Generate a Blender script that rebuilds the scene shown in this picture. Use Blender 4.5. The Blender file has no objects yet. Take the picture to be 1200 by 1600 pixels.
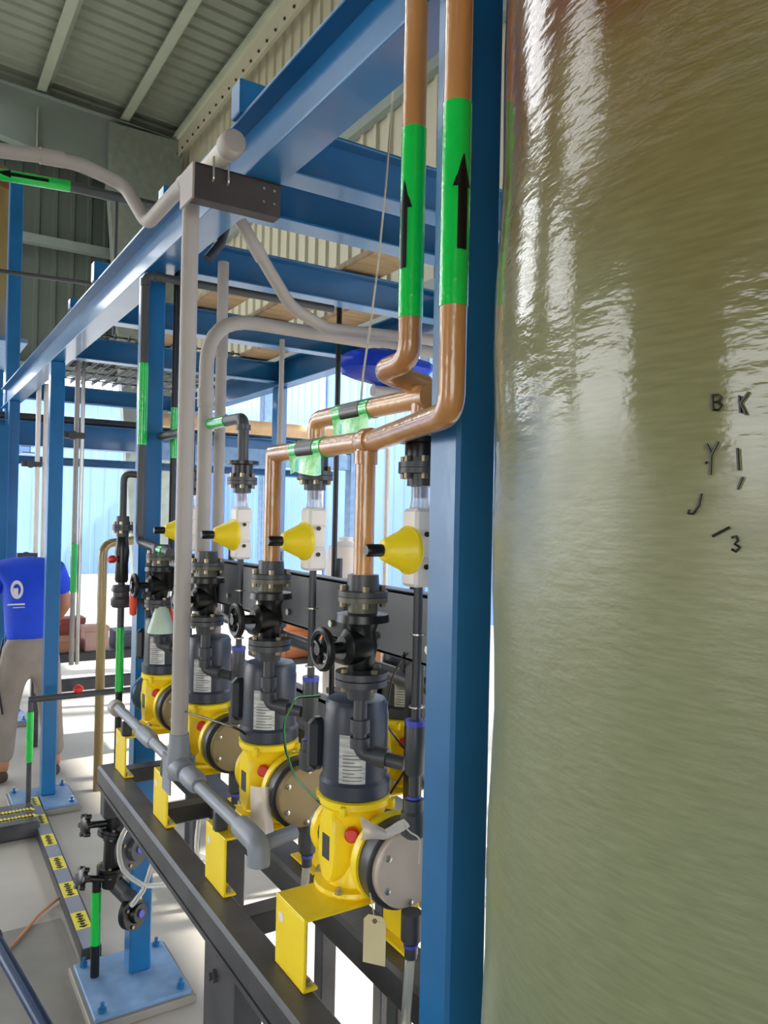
import bpy, math, random
from mathutils import Vector, Matrix
random.seed(4)
C = bpy.context.scene
COL = C.collection
PI = math.pi
# ------------------------------------------------------------------ camera, sky, exposure
CAMH = 1.75
cam_d = bpy.data.cameras.new('camera'); cam = bpy.data.objects.new('camera', cam_d); COL.objects.link(cam)
cam_d.sensor_fit = 'VERTICAL'; cam_d.sensor_height = 24.0; cam_d.lens = 24.0*1200/1600
cam_d.clip_start = .02; cam_d.clip_end = 400
RCAM = (Matrix.Rotation(math.radians(-32.3), 4, 'Z') @ Matrix.Rotation(math.radians(90.3), 4, 'X') @ Matrix.Rotation(math.radians(1.2), 4, 'Z'))
cam.matrix_world = Matrix.Translation((0, 0, CAMH)) @ RCAM
C.camera = cam
w = bpy.data.worlds.new('sky'); C.world = w; w.use_nodes = True
bg = w.node_tree.nodes['Background']; bg.inputs[0].default_value = (.96, .985, 1.0, 1); bg.inputs[1].default_value = 3.2
sd = bpy.data.lights.new('sun', 'SUN'); sd.energy = 4.5; sd.angle = math.radians(2); sd.color = (1, .95, .86)
sun = bpy.data.objects.new('sun', sd); COL.objects.link(sun)
sun.rotation_euler = Vector((.66, -.16, .72)).to_track_quat('Z', 'Y').to_euler()
C.view_settings.view_transform = 'Standard'; C.view_settings.look = 'None'; C.view_settings.gamma = 1
C.view_settings.use_curve_mapping = False; C.view_settings.exposure = 1.12

def at(px, py, X=None, Y=None, Z=None):
    """a point read off the photograph, on the real plane X=, Y= or Z="""
    v = RCAM.to_3x3() @ Vector(((px-600)/1200, (800-py)/1200, -1))
    t = X/v.x if X is not None else Y/v.y if Y is not None else (Z-CAMH)/v.z
    return Vector((v.x*t, v.y*t, CAMH+v.z*t))

# ------------------------------------------------------------------ materials
def lin(c):
    return tuple(((x/255)/12.92 if x/255 <= .04045 else ((x/255+.055)/1.055)**2.4) for x in c)
MATS = {}
def mat(name, rgb, rough=.5, metal=0, var=.12, scale=8, bump=0, bscale=60, spec=.5, coat=0, rgb2=None, trans=0, alpha=1, stretch=(1,1,1)):
    if name in MATS: return MATS[name]
    m = bpy.data.materials.new(name); m.use_nodes = True; nt = m.node_tree; N = nt.nodes; L = nt.links
    b = N['Principled BSDF']; c = lin(rgb)
    tc = N.new('ShaderNodeTexCoord'); mp = N.new('ShaderNodeMapping'); mp.inputs['Scale'].default_value = stretch
    L.new(tc.outputs['Object'], mp.inputs[0])
    nz = N.new('ShaderNodeTexNoise'); nz.inputs['Scale'].default_value = scale; nz.inputs['Detail'].default_value = 6
    L.new(mp.outputs[0], nz.inputs['Vector'])
    rp = N.new('ShaderNodeValToRGB'); rp.color_ramp.elements[0].position = .3; rp.color_ramp.elements[1].position = .7
    c2 = lin(rgb2) if rgb2 else tuple(x*(1-var) for x in c)
    c1 = c if rgb2 else tuple(min(1, x*(1+var)) for x in c)
    rp.color_ramp.elements[0].color = (*c2, 1); rp.color_ramp.elements[1].color = (*c1, 1)
    L.new(nz.outputs[0], rp.inputs[0]); L.new(rp.outputs[0], b.inputs['Base Color'])
    b.inputs['Roughness'].default_value = rough; b.inputs['Metallic'].default_value = metal
    b.inputs['Specular IOR Level'].default_value = spec; b.inputs['Coat Weight'].default_value = coat
    b.inputs['Coat Roughness'].default_value = .06
    b.inputs['Transmission Weight'].default_value = trans; b.inputs['Alpha'].default_value = alpha
    if bump:
        n2 = N.new('ShaderNodeTexNoise'); n2.inputs['Scale'].default_value = bscale; n2.inputs['Detail'].default_value = 4
        L.new(mp.outputs[0], n2.inputs['Vector'])
        bp = N.new('ShaderNodeBump'); bp.inputs['Strength'].default_value = bump; bp.inputs['Distance'].default_value = .01
        L.new(n2.outputs[0], bp.inputs['Height']); L.new(bp.outputs[0], b.inputs['Normal'])
        if coat: L.new(bp.outputs[0], b.inputs['Coat Normal'])
    MATS[name] = m; return m
blue = mat('blue_paint', (24, 102, 156), .3, var=.13, scale=5, bump=.03, bscale=40, coat=.25)
paleblue = mat('dusty_blue_paint', (128, 160, 195), .5, rgb2=(105, 140, 180), scale=14)
yellow = mat('yellow_enamel', (255, 221, 34), .34, var=.06, bump=.05, bscale=90)
slate = mat('slate_paint', (50, 56, 68), .38, var=.12)
black = mat('black_plastic', (16, 16, 18), .35, var=.25, scale=20)
blacksteel = mat('black_steel', (78, 77, 80), .42, var=.3, scale=9, bump=.05, bscale=120, rgb2=(52, 52, 56))
dgrey = mat('dark_grey_pvc', (64, 65, 69), .42, var=.12)
grey = mat('grey_pvc', (168, 160, 154), .5, var=.07, scale=5)
lgrey = mat('blue_grey_pvc', (135, 140, 150), .42, var=.08)
tan = mat('tan_fibreglass', (208, 152, 92), .3, rgb2=(160, 106, 56), scale=6, bump=.12, bscale=70, coat=.7, stretch=(1,1,.3))
tan2 = mat('olive_fibreglass', (150, 128, 70), .3, rgb2=(120, 98, 48), scale=6, bump=.1, bscale=70, coat=.7, stretch=(1,1,.3))
green = mat('green_tape', (10, 196, 72), .2, var=.08, bump=.12, bscale=50, coat=.6)
inkblack = mat('black_print', (8, 8, 9), .3, var=.1)
olive = mat('olive_plate', (142, 122, 84), .42, var=.1)
greyplate = mat('warm_grey_plate', (190, 174, 160), .4, var=.1)
steel = mat('zinc_steel', (200, 196, 185), .28, .9, var=.1)
brass = mat('dull_bronze_bolt', (150, 135, 110), .35, .8, var=.1)
white = mat('white_plastic', (236, 228, 222), .38, var=.04, scale=10)
clear = mat('clear_plastic', (235, 235, 228), .12, var=.02, trans=.55, alpha=.75)
label = mat('foil_label', (215, 212, 205), .35, .25, rgb2=(150, 152, 155), scale=55, stretch=(.3, .3, 3))
red = mat('red_plastic', (205, 40, 22), .4, var=.1)
orange = mat('orange_plastic', (240, 70, 28), .4, var=.08)
orangecrate = mat('orange_crate', (225, 140, 85), .6, var=.15)
bluering = mat('blue_ring', (70, 80, 190), .4)
manila = mat('manila_card', (206, 192, 150), .7, var=.08, bump=.1)
concrete = mat('concrete', (196, 190, 180), .75, rgb2=(168, 162, 152), scale=1.4, bump=.12, bscale=30)
dconcrete = mat('dark_concrete', (150, 144, 134), .6, rgb2=(118, 112, 104), scale=1.8, bump=.1, bscale=30)  # darker concrete tone for the post pads and the left floor area
paving = mat('pale_ground', (190, 186, 176), .85, rgb2=(170, 166, 158), scale=.6)
cream = mat('cream_panel', (172, 168, 146), .5, var=.06, scale=1)
greypanel = mat('grey_green_panel', (84, 94, 86), .5, var=.1, scale=1)
roofm = mat('galvalume_roof', (124, 130, 116), .45, .15, var=.1, scale=2, stretch=(1, .2, 1))
purlinm = mat('primer_purlin', (140, 147, 132), .5, var=.08, scale=2)
framem = mat('grey_primer', (120, 130, 125), .5, var=.08, scale=2)
bluepanel = mat('light_blue_siding', (118, 150, 205), .5, var=.08, scale=.6)
tarpm = mat('blue_tarp', (20, 60, 190), .35, var=.25, scale=12, bump=.4, bscale=16)
ropem = mat('pale_rope', (205, 195, 175), .8, bump=.3, bscale=300)
wood = mat('pale_timber', (176, 150, 112), .7, var=.2, scale=4, stretch=(1, 8, 1))
cardboard = mat('cardboard', (176, 128, 92), .8, var=.15)
greenwire = mat('green_wire', (40, 150, 60), .4)
tapeyel = mat('yellow_hazard_tape', (232, 214, 70), .45, var=.06)
tapegrey = mat('grey_tape', (135, 138, 148), .45, var=.1)

# ------------------------------------------------------------------ mesh builder
class MB:
    def __init__(s): s.v = []; s.f = []
    def add(s, vs, fs):
        o = len(s.v); s.v += [tuple(v) for v in vs]; s.f += [tuple(i+o for i in f) for f in fs]; return s
    def box(s, x0, x1, y0, y1, z0, z1, b=0, R=None, at=None):
        if b:
            b = min(b, .45*min(x1-x0, y1-y0, z1-z0))
            vs = []; cx = [(x0, 1), (x1, -1)]; cy = [(y0, 1), (y1, -1)]; cz = [(z0, 1), (z1, -1)]
            idx = {}
            for i, (x, sx) in enumerate(cx):
                for j, (y, sy) in enumerate(cy):
                    for k, (z, sz) in enumerate(cz):
                        idx[i, j, k] = len(vs)
                        vs += [(x, y+sy*b, z+sz*b), (x+sx*b, y, z+sz*b), (x+sx*b, y+sy*b, z)]
            I = idx; f = []
            f += [(I[0,0,0], I[0,0,1], I[0,1,1], I[0,1,0]), (I[1,0,0], I[1,1,0], I[1,1,1], I[1,0,1])]
            f += [(I[0,0,0]+1, I[1,0,0]+1, I[1,0,1]+1, I[0,0,1]+1), (I[0,1,0]+1, I[0,1,1]+1, I[1,1,1]+1, I[1,1,0]+1)]
            f += [(I[0,0,0]+2, I[0,1,0]+2, I[1,1,0]+2, I[1,0,0]+2), (I[0,0,1]+2, I[1,0,1]+2, I[1,1,1]+2, I[0,1,1]+2)]
            for k in (0, 1):
                for i in (0, 1): f.append((I[i,0,k], I[i,1,k], I[i,1,k]+2, I[i,0,k]+2))
                for j in (0, 1): f.append((I[0,j,k]+1, I[1,j,k]+1, I[1,j,k]+2, I[0,j,k]+2))
            for i in (0, 1):
                for j in (0, 1): f.append((I[i,j,0], I[i,j,1], I[i,j,1]+1, I[i,j,0]+1))
            for q in I.values(): f.append((q, q+1, q+2))
        else:
            vs = [(x, y, z) for x in (x0, x1) for y in (y0, y1) for z in (z0, z1)]
            f = [(0, 1, 3, 2), (4, 6, 7, 5), (0, 4, 5, 1), (2, 3, 7, 6), (0, 2, 6, 4), (1, 5, 7, 3)]
        if R is not None: vs = [R @ Vector(v) for v in vs]
        if at is not None: vs = [Vector(v)+Vector(at) for v in vs]
        return s.add(vs, f)
    def lathe(s, prof, o, ax=(0, 0, 1), n=20, cap=True):
        ax = Vector(ax).normalized(); o = Vector(o)
        u = ax.orthogonal().normalized(); w = ax.cross(u); vs = []; f = []
        for r, t in prof:
            for k in range(n):
                a = 2*PI*k/n; vs.append(o+ax*t+(u*math.cos(a)+w*math.sin(a))*r)
        for i in range(len(prof)-1):
            for k in range(n):
                a = i*n+k; b = i*n+(k+1) % n; f.append((a, b, b+n, a+n))
        if cap:
            f.append(tuple(range(n-1, -1, -1))); q = (len(prof)-1)*n; f.append(tuple(q+k for k in range(n)))
        return s.add(vs, f)
    def cyl(s, p0, p1, r, r1=None, n=16, ch=0):
        p0 = Vector(p0); p1 = Vector(p1); l = (p1-p0).length; r1 = r if r1 is None else r1
        prof = [(r, 0), (r1, l)] if not ch else [(r-ch, 0), (r, ch), (r1, l-ch), (r1-ch, l)]
        return s.lathe(prof, p0, p1-p0, n)
    def path(s, pts, r, fil=.03, n=12, seg=6, flat=None):
        P = [Vector(p) for p in pts]; Q = [P[0]]
        for i in range(1, len(P)-1):
            a, b, c = P[i-1], P[i], P[i+1]; d1 = (a-b); d2 = (c-b); l1, l2 = d1.length, d2.length
            if l1 < 1e-6 or l2 < 1e-6: continue
            d1 /= l1; d2 /= l2; ang = d1.angle(d2)
            if abs(PI-ang) < .03 or fil <= 0: Q.append(b); continue
            t = min(fil/math.tan(ang/2), .49*l1, .49*l2); p = b+d1*t; q = b+d2*t
            for k in range(seg+1):
                u = k/seg; Q.append((1-u)**2*p+2*u*(1-u)*b+u*u*q)
        Q.append(P[-1]); vs = []; f = []
        T = [(Q[min(i+1, len(Q)-1)]-Q[max(i-1, 0)]).normalized() for i in range(len(Q))]
        u = T[0].orthogonal().normalized()
        for i, q in enumerate(Q):
            u = (u-T[i]*u.dot(T[i])).normalized(); w = T[i].cross(u)
            for k in range(n):
                a = 2*PI*k/n; vs.append(q+(u*math.cos(a)+w*math.sin(a))*r)
        for i in range(len(Q)-1):
            for k in range(n):
                a = i*n+k; b = i*n+(k+1) % n; f.append((a, b, b+n, a+n))
        f.append(tuple(range(n-1, -1, -1))); q = (len(Q)-1)*n; f.append(tuple(q+k for k in range(n)))
        return s.add(vs, f)
    def wrap(s, c, r, az, rows, n=8):
        """thin patch on a vertical cylinder; rows = [(z, s0, s1)], s = arc length measured from azimuth az"""
        vs = []; f = []
        for z, a, b in rows:
            for k in range(n+1):
                t = az+(a+(b-a)*k/n)/r; vs.append((c[0]+r*math.cos(t), c[1]+r*math.sin(t), z))
        for i in range(len(rows)-1):
            for k in range(n):
                q = i*(n+1)+k; f.append((q, q+1, q+n+2, q+n+1))
        return s.add(vs, f)
    def build(s, name, m, parent=None, smooth=True, ang=35):
        o = None
        if parent is None:
            xs = [v[0] for v in s.v]; ys = [v[1] for v in s.v]; zs = [v[2] for v in s.v]
            org = Vector(((min(xs)+max(xs))/2, (min(ys)+max(ys))/2, min(zs)))
        else: org = wloc(parent)
        me = bpy.data.meshes.new(name); me.from_pydata([tuple(Vector(v)-org) for v in s.v], [], s.f)
        me.materials.append(m); me.validate()
        if smooth:
            me.shade_smooth(); me.set_sharp_from_angle(angle=math.radians(ang))
        o = bpy.data.objects.new(name, me); COL.objects.link(o)
        if parent is None: o.location = org
        else: o.parent = parent
        return o
def wloc(o):
    p = Vector((0, 0, 0))
    while o: p += Vector(o.location); o = o.parent
    return p
def tag(o, lab=None, cat=None, group=None, kind=None):
    if lab: o['label'] = lab
    if cat: o['category'] = cat
    if group: o['group'] = group
    if kind: o['kind'] = kind
    return o
def thing(name, loc, lab, cat, group=None):
    o = bpy.data.objects.new(name, None); COL.objects.link(o); o.location = loc; o.empty_display_size = .05
    return tag(o, lab, cat, group)
def kids(o): return [c for c in COL.objects if c.parent == o]
def dup(o, off=(0, 0, 0), lab=None, parent=None, scale=None):
    c = o.copy(); COL.objects.link(c)
    if parent: c.parent = parent
    else:
        c.location = Vector(o.location)+Vector(off)
        if lab: c['label'] = lab
    for k in kids(o): dup(k, parent=c)
    return c
def bolts(name, c, ax, R, n, r, h, m, parent, ph=.4, each=True):
    ax = Vector(ax).normalized(); u = ax.orthogonal().normalized(); w = ax.cross(u); mb = MB()
    for k in range(n):
        a = ph+2*PI*k/n; p = Vector(c)+(u*math.cos(a)+w*math.sin(a))*R
        mb2 = MB().lathe([(r, -h), (r, -h*.45)], p, ax, 6); mb2.lathe([(r*.55, -h*.45), (r*.55, h*.45)], p, ax, 8, cap=False); mb2.lathe([(r, h*.45), (r, h)], p, ax, 6)
        if each: mb2.build(name, m, parent)
        else: mb.add(mb2.v, mb2.f)
    if not each: mb.build(name, m, parent)
def setting(name, mb, m, parent=None, smooth=False):
    o = mb.build(name, m, parent, smooth)
    if parent is None: o['kind'] = 'structure'
    return o

# ------------------------------------------------------------------ large structure: slab, building shell
setting('floor', MB().box(-10, 4.6, -5.2, 15.2, -.15, 0), concrete)
setting('floor', MB().box(-70, 70, -60, 90, -.4, -.16), paving)
mb = MB()
def ribbed(mb, a0, a1, per, dep, fn):
    """extruded trapezoid ribs; fn(a, off, t) -> point; t 0/1 the two long ends"""
    pts = []; a = a0
    while a < a1:
        for da, o in ((0, 0), (per*.58, 0), (per*.66, dep), (per*.86, dep), (per*.94, 0)):
            if a+da <= a1: pts.append((a+da, o))
        # minor bead
        a += per
    pts.append((a1, 0)); vs = [fn(a, o, 0) for a, o in pts]+[fn(a, o, 1) for a, o in pts]; n = len(pts)
    mb.add(vs, [(i, i+1, n+i+1, n+i) for i in range(n-1)])
rz_ = lambda x: 8.85+(4.6-x)/16
def roofpiece(y0, y1, xa, xb): ribbed(mb, y0, y1, .30, .045, lambda a, o, t: (xb if t else xa, a, rz_(xb if t else xa)+.25+o))
roofpiece(-5.2, 9.5, -10, 4.6); roofpiece(14.3, 15.3, -10, 4.6); roofpiece(9.5, 14.3, .4, 4.6); roofpiece(9.5, 14.3, -5.2, -2.4); roofpiece(9.5, 14.3, -10, -8)
ceil = setting('ceiling', mb, roofm)
for x in [4.42]+[3.45-1.42*k for k in range(10)]:                     # purlins, each a Z section along Y
    z = rz_(x)+.24; mb = MB()
    mb.box(x-.004, x+.004, -5.2, 15.2, z-.22, z, 0); mb.box(x-.15, x, -5.2, 15.2, z-.225, z-.217); mb.box(x, x+.12, -5.2, 15.2, z-.008, z)
    mb.box(x-.15, x-.144, -5.2, 15.2, z-.217, z-.19)
    setting('purlin', mb, purlinm, ceil)
mb = MB(); ribbed(mb, -5.2, 15.2, .30, -.035, lambda a, o, t: (4.62-o if 0 else 4.62+o, a, 3.9 if t else 9.0))
wr = setting('wall_right', mb, cream)
setting('eave_strut', MB().box(4.36, 4.5, -5.2, 15.1, 8.62, 8.84).box(4.36, 4.37, -5.2, 15.1, 8.5, 8.62), cream, wr)
mb = MB(); b2 = []
for k in range(48): mb.lathe([(.022, 0), (.022, .02)], (4.355, 1+.3*k, 8.56), (-1, 0, 0), 8)
o = mb.build('fastener', mat('dark_fastener', (40, 40, 40)), wr); o['kind'] = 'stuff'
setting('girt', MB().box(4.4, 4.6, -5.2, 15.1, 3.85, 4.1), framem, wr)
setting('girt', MB().box(4.5, 4.6, -5.2, 15.1, 6.3, 6.5), framem, wr)
# end wall with two tall openings left of the picture
we = None
def endpiece(x0, x1, z0, z1):
    global we
    mb = MB(); ribbed(mb, x0, x1, .30, -.04, lambda a, o, t: (a, 15.2+o, z0 if t else z1))
    o = setting('wall_end' if we is None else 'cladding_panel', mb, greypanel, we)
    if we is None: we = o
endpiece(.3, 4.6, 4.2, 9.45); endpiece(-2.6, .3, 4.2, 5.6); endpiece(-5.2, -2.6, 4.2, 9.7); endpiece(-9, -5.2, 4.2, 5.6); endpiece(-10, -9, 0, 9.7)
for z in (4.2, 6.5): setting('girt', MB().box(-10, 3.3, 14.95, 15.12, z, z+.16), framem, we)
mb = MB(); zt4, zt0 = 8.74, 9.1                                         # tapered rafter, shallow towards mid-span
for (xa, za_, xb, zb3) in ((4.4, 7.53, -1.0, 8.5), (-1.0, 8.5, -10, 8.6)):
    ta, tb = rz_(xa)-.05, rz_(xb)-.05
    mb.add([(xa, 14.62, za_), (xa, 14.62, ta), (xb, 14.62, tb), (xb, 14.62, zb3), (xa, 14.63, za_), (xa, 14.63, ta), (xb, 14.63, tb), (xb, 14.63, zb3)], [(0, 1, 2, 3), (7, 6, 5, 4), (0, 3, 7, 4), (1, 5, 6, 2)])
    for z_a, z_b in ((za_, zb3), (ta, tb)):
        mb.add([(xa, 14.52, z_a), (xa, 14.74, z_a), (xb, 14.74, z_b), (xb, 14.52, z_b), (xa, 14.52, z_a+.02), (xa, 14.74, z_a+.02), (xb, 14.74, z_b+.02), (xb, 14.52, z_b+.02)], [(0, 1, 2, 3), (7, 6, 5, 4), (0, 4, 5, 1), (2, 6, 7, 3), (0, 3, 7, 4), (1, 5, 6, 2)])
setting('rafter_girder', mb, framem, we)
for x in (.6, 1.9, 3.15): setting('stiffener', MB().box(x-.01, x+.01, 14.5, 14.62, 7.55+(4.4-x)*.18, 8.72), purlinm, we)
mb = MB()                                                              # tapered frame column
mb.add([(3.12, 14.5, 7.55), (4.4, 14.5, 7.55), (4.4, 14.5, 0), (3.75, 14.5, 0), (3.12, 14.74, 7.55), (4.4, 14.74, 7.55), (4.4, 14.74, 0), (3.75, 14.74, 0)],
       [(0, 3, 2, 1), (4, 5, 6, 7), (0, 4, 7, 3), (1, 2, 6, 5), (0, 1, 5, 4), (2, 3, 7, 6)])
mb.box(3.1, 4.42, 14.49, 14.75, 7.55, 8.8)
setting('frame_column', mb, mat('primer_column', (124, 132, 124), .5), we)
for ya, yb in ((-5.2, -1.8), (1.1, 7.6)):
    mb = MB(); ribbed(mb, ya, yb, .3, .04, lambda a, o, t: (-10+o, a, 0 if t else 5.2)); setting('wall_left', mb, greypanel)
mb = MB(); ribbed(mb, -1.8, 1.1, .3, .04, lambda a, o, t: (-10+o, a, 3.8 if t else 5.2)); setting('wall_left', mb, greypanel)
mb = MB(); ribbed(mb, -5.2, 15.2, .3, .04, lambda a, o, t: (-10+o, a, 5.2 if t else 9.9)); setting('wall_left', mb, greypanel)
for xa, xb, zb4 in ((-10, -5.5, 0), (-5.5, -1.5, 3.4), (-1.5, 4.6, 0)):
    mb = MB(); ribbed(mb, xa, xb, .3, .04, lambda a, o, t: (a, -5.2-o, zb4 if t else 9.9)); setting('wall_back', mb, greypanel)
# neighbouring building clad in light blue sheet
nb = thing('building', (8.5, 10, -.16), 'light blue ribbed metal building standing outside beyond the open bay', 'building')
mb = MB(); ribbed(mb, -6, 24, .4, -.02, lambda a, o, t: (9+o, a, -.16 if t else 5.6)); mb.build('side_wall', bluepanel, nb, False)
mb = MB(); ribbed(mb, -9, 9, .4, -.02, lambda a, o, t: (a, 24+o, -.16 if t else 5.0)); mb.build('front_wall', bluepanel, nb, False)
MB().box(-9, 9, 23.9, 24.05, 4.98, 5.15).box(8.9, 9.05, -6, 24, 5.58, 5.72).build('coping', white, nb, False)
for y in (2, 7, 12, 17): MB().box(8.86, 8.95, y, y+.1, -.16, 5.6).build('downpipe', white, nb, False)
# background posts at the open bay
for i, y in enumerate((3.2, 6.2, 10.2)):
    o = MB().box(4.35, 4.5, y-.08, y+.08, 0, 3.9, .01).build('post', paleblue)
    tag(o, ['pale blue building post behind the first valve bodies', 'pale blue building post in the middle of the open bay', 'pale blue building post at the far end of the open bay'][i], 'post', 'posts along the open bay')

# ------------------------------------------------------------------ main blue steel frame
ZB, ZT = 2.635, 2.812
fr = thing('steel_frame', (.79, 3, 0), 'blue painted steel frame of posts and beams over the row of pumps', 'frame')
def ibeam(name, x0, x1, y0, y1, z0, z1, along, m=blue, parent=fr, t=.009):
    mb = MB()
    if along == 'y':
        xm = (x0+x1)/2; mb.box(x0, x1, y0, y1, z0, z0+t, .002); mb.box(x0, x1, y0, y1, z1-t, z1, .002); mb.box(xm-.004, xm+.004, y0, y1, z0+t, z1-t)
    else:
        ym = (y0+y1)/2; mb.box(x0, x1, y0, y1, z0, z0+t, .002); mb.box(x0, x1, y0, y1, z1-t, z1, .002); mb.box(x0, x1, ym-.004, ym+.004, z0+t, z1-t)
    return mb.build(name, m, parent)
ibeam('main_beam', .75, .854, .55, 7.6, ZB, ZT, 'y')
ibeam('main_beam', 2.2, 2.304, .55, 7.6, ZB, ZT, 'y')
for y in (.75, 1.92, 2.23, 2.93, 3.9, 4.95, 7.0): ibeam('cross_beam', .81, 2.25, y-.045, y+.045, ZB+.03, ZT-.012, 'x')
def post(x, y, s=.08, z1=ZB, plate=True, zb=.045, parent=fr):
    p = MB().box(x, x+s, y, y+s, zb, z1, .006).build('post', blue, parent)
    if plate:
        a = .165; cx = x+s/2-.035; cy = y+s/2-.05
        MB().box(cx-a, cx+a, cy-a-.02, cy+a+.02, zb-.014, zb, .002).build('base_plate', paleblue, p)
        for sx in (-1, 1):
            for sy in (-1, 1):
                q = (cx+sx*(a-.03), cy+sy*(a-.01)); MB().lathe([(.014, 0), (.014, .013), (.007, .013), (.007, .032)], (q[0], q[1], zb), n=8).build('anchor_bolt', blue, p)
    return p
PY = [(.75, .97), (.75, 2.87), (.75, 4.92), (.75, 6.95)]
for x, y in PY: post(x, y)
for y in (.97, 2.87, 4.92, 6.95): post(2.21, y)
for (x, y, h) in ((.79, 1.93, .09), (.79, 2.62, .05), (.79, 3.72, .09), (.79, 4.3, .05)):
    MB().box(x-.05, x+.03, y-.004, y+.06, ZT, ZT+h, .003).build('lug', blue, fr)
for i, (x, y) in enumerate(PY+[(2.21, 2.87), (2.21, 4.92)]):                         # concrete pads below the plates
    if i == 0: continue
    o = MB().box(x-.175, x+.185, y-.21, y+.19, 0, .031, .004).build('concrete_pad', dconcrete)
    tag(o, ['', 'low concrete pad under the base plate beside the black valves', 'low concrete pad under the blue post next to the worker', 'low concrete pad under the farthest front post',
            'concrete pad under the rear post behind the pump skid', 'concrete pad under the rear post at the far end'][i], 'concrete pad', 'concrete pads under posts')

# second frame farther away
f2 = thing('steel_frame', (1.5, 8.2, 0), 'second blue steel frame farther back behind the first one', 'frame')
ibeam('cross_beam', -1.2, 4.2, 8.1, 8.3, 2.36, 2.60, 'x', parent=f2); ibeam('cross_beam', -1.2, 4.2, 8.1, 8.3, 2.18, 2.26, 'x', parent=f2)
ibeam('main_beam', 1.02, 1.16, 8.3, 11.5, 2.3, 2.5, 'y', parent=f2); ibeam('main_beam', 3.6, 3.74, 8.3, 11.5, 2.3, 2.5, 'y', parent=f2)
for x in (.7, .84, 3.62): MB().box(x, x+.12, 8.13, 8.25, 0, 4.9 if x == .84 else 2.36, .008).build('post', blue, f2)
MB().box(.6, .72, 6.6, 6.72, 0, 2.4, .008).build('post', blue, f2)
MB().box(.4, 1.06, 8.4, 10.4, 3.40, 3.44).build('platform', paleblue, f2)
for x, y in ((.65, 10.2), (.95, 10.2), (.65, 8.5)): MB().box(x, x+.08, y, y+.08, 0, 3.40).build('post', blue, f2)
ft = thing('tank', (.98, 9.3, 3.44), 'distant olive and brown cylindrical tank at the left edge', 'tank')
MB().lathe([(.24, 0), (.25, .02), (.25, 1.65)], (.72, 9.1, 3.44), n=32).build('shell', tan2, ft)
MB().lathe([(.26, 1.65), (.26, 1.82), (.2, 1.9), (.05, 1.95)], (.72, 9.1, 3.44), n=32).build('dome', mat('brown_resin', (120, 70, 35), .4), ft)

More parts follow.
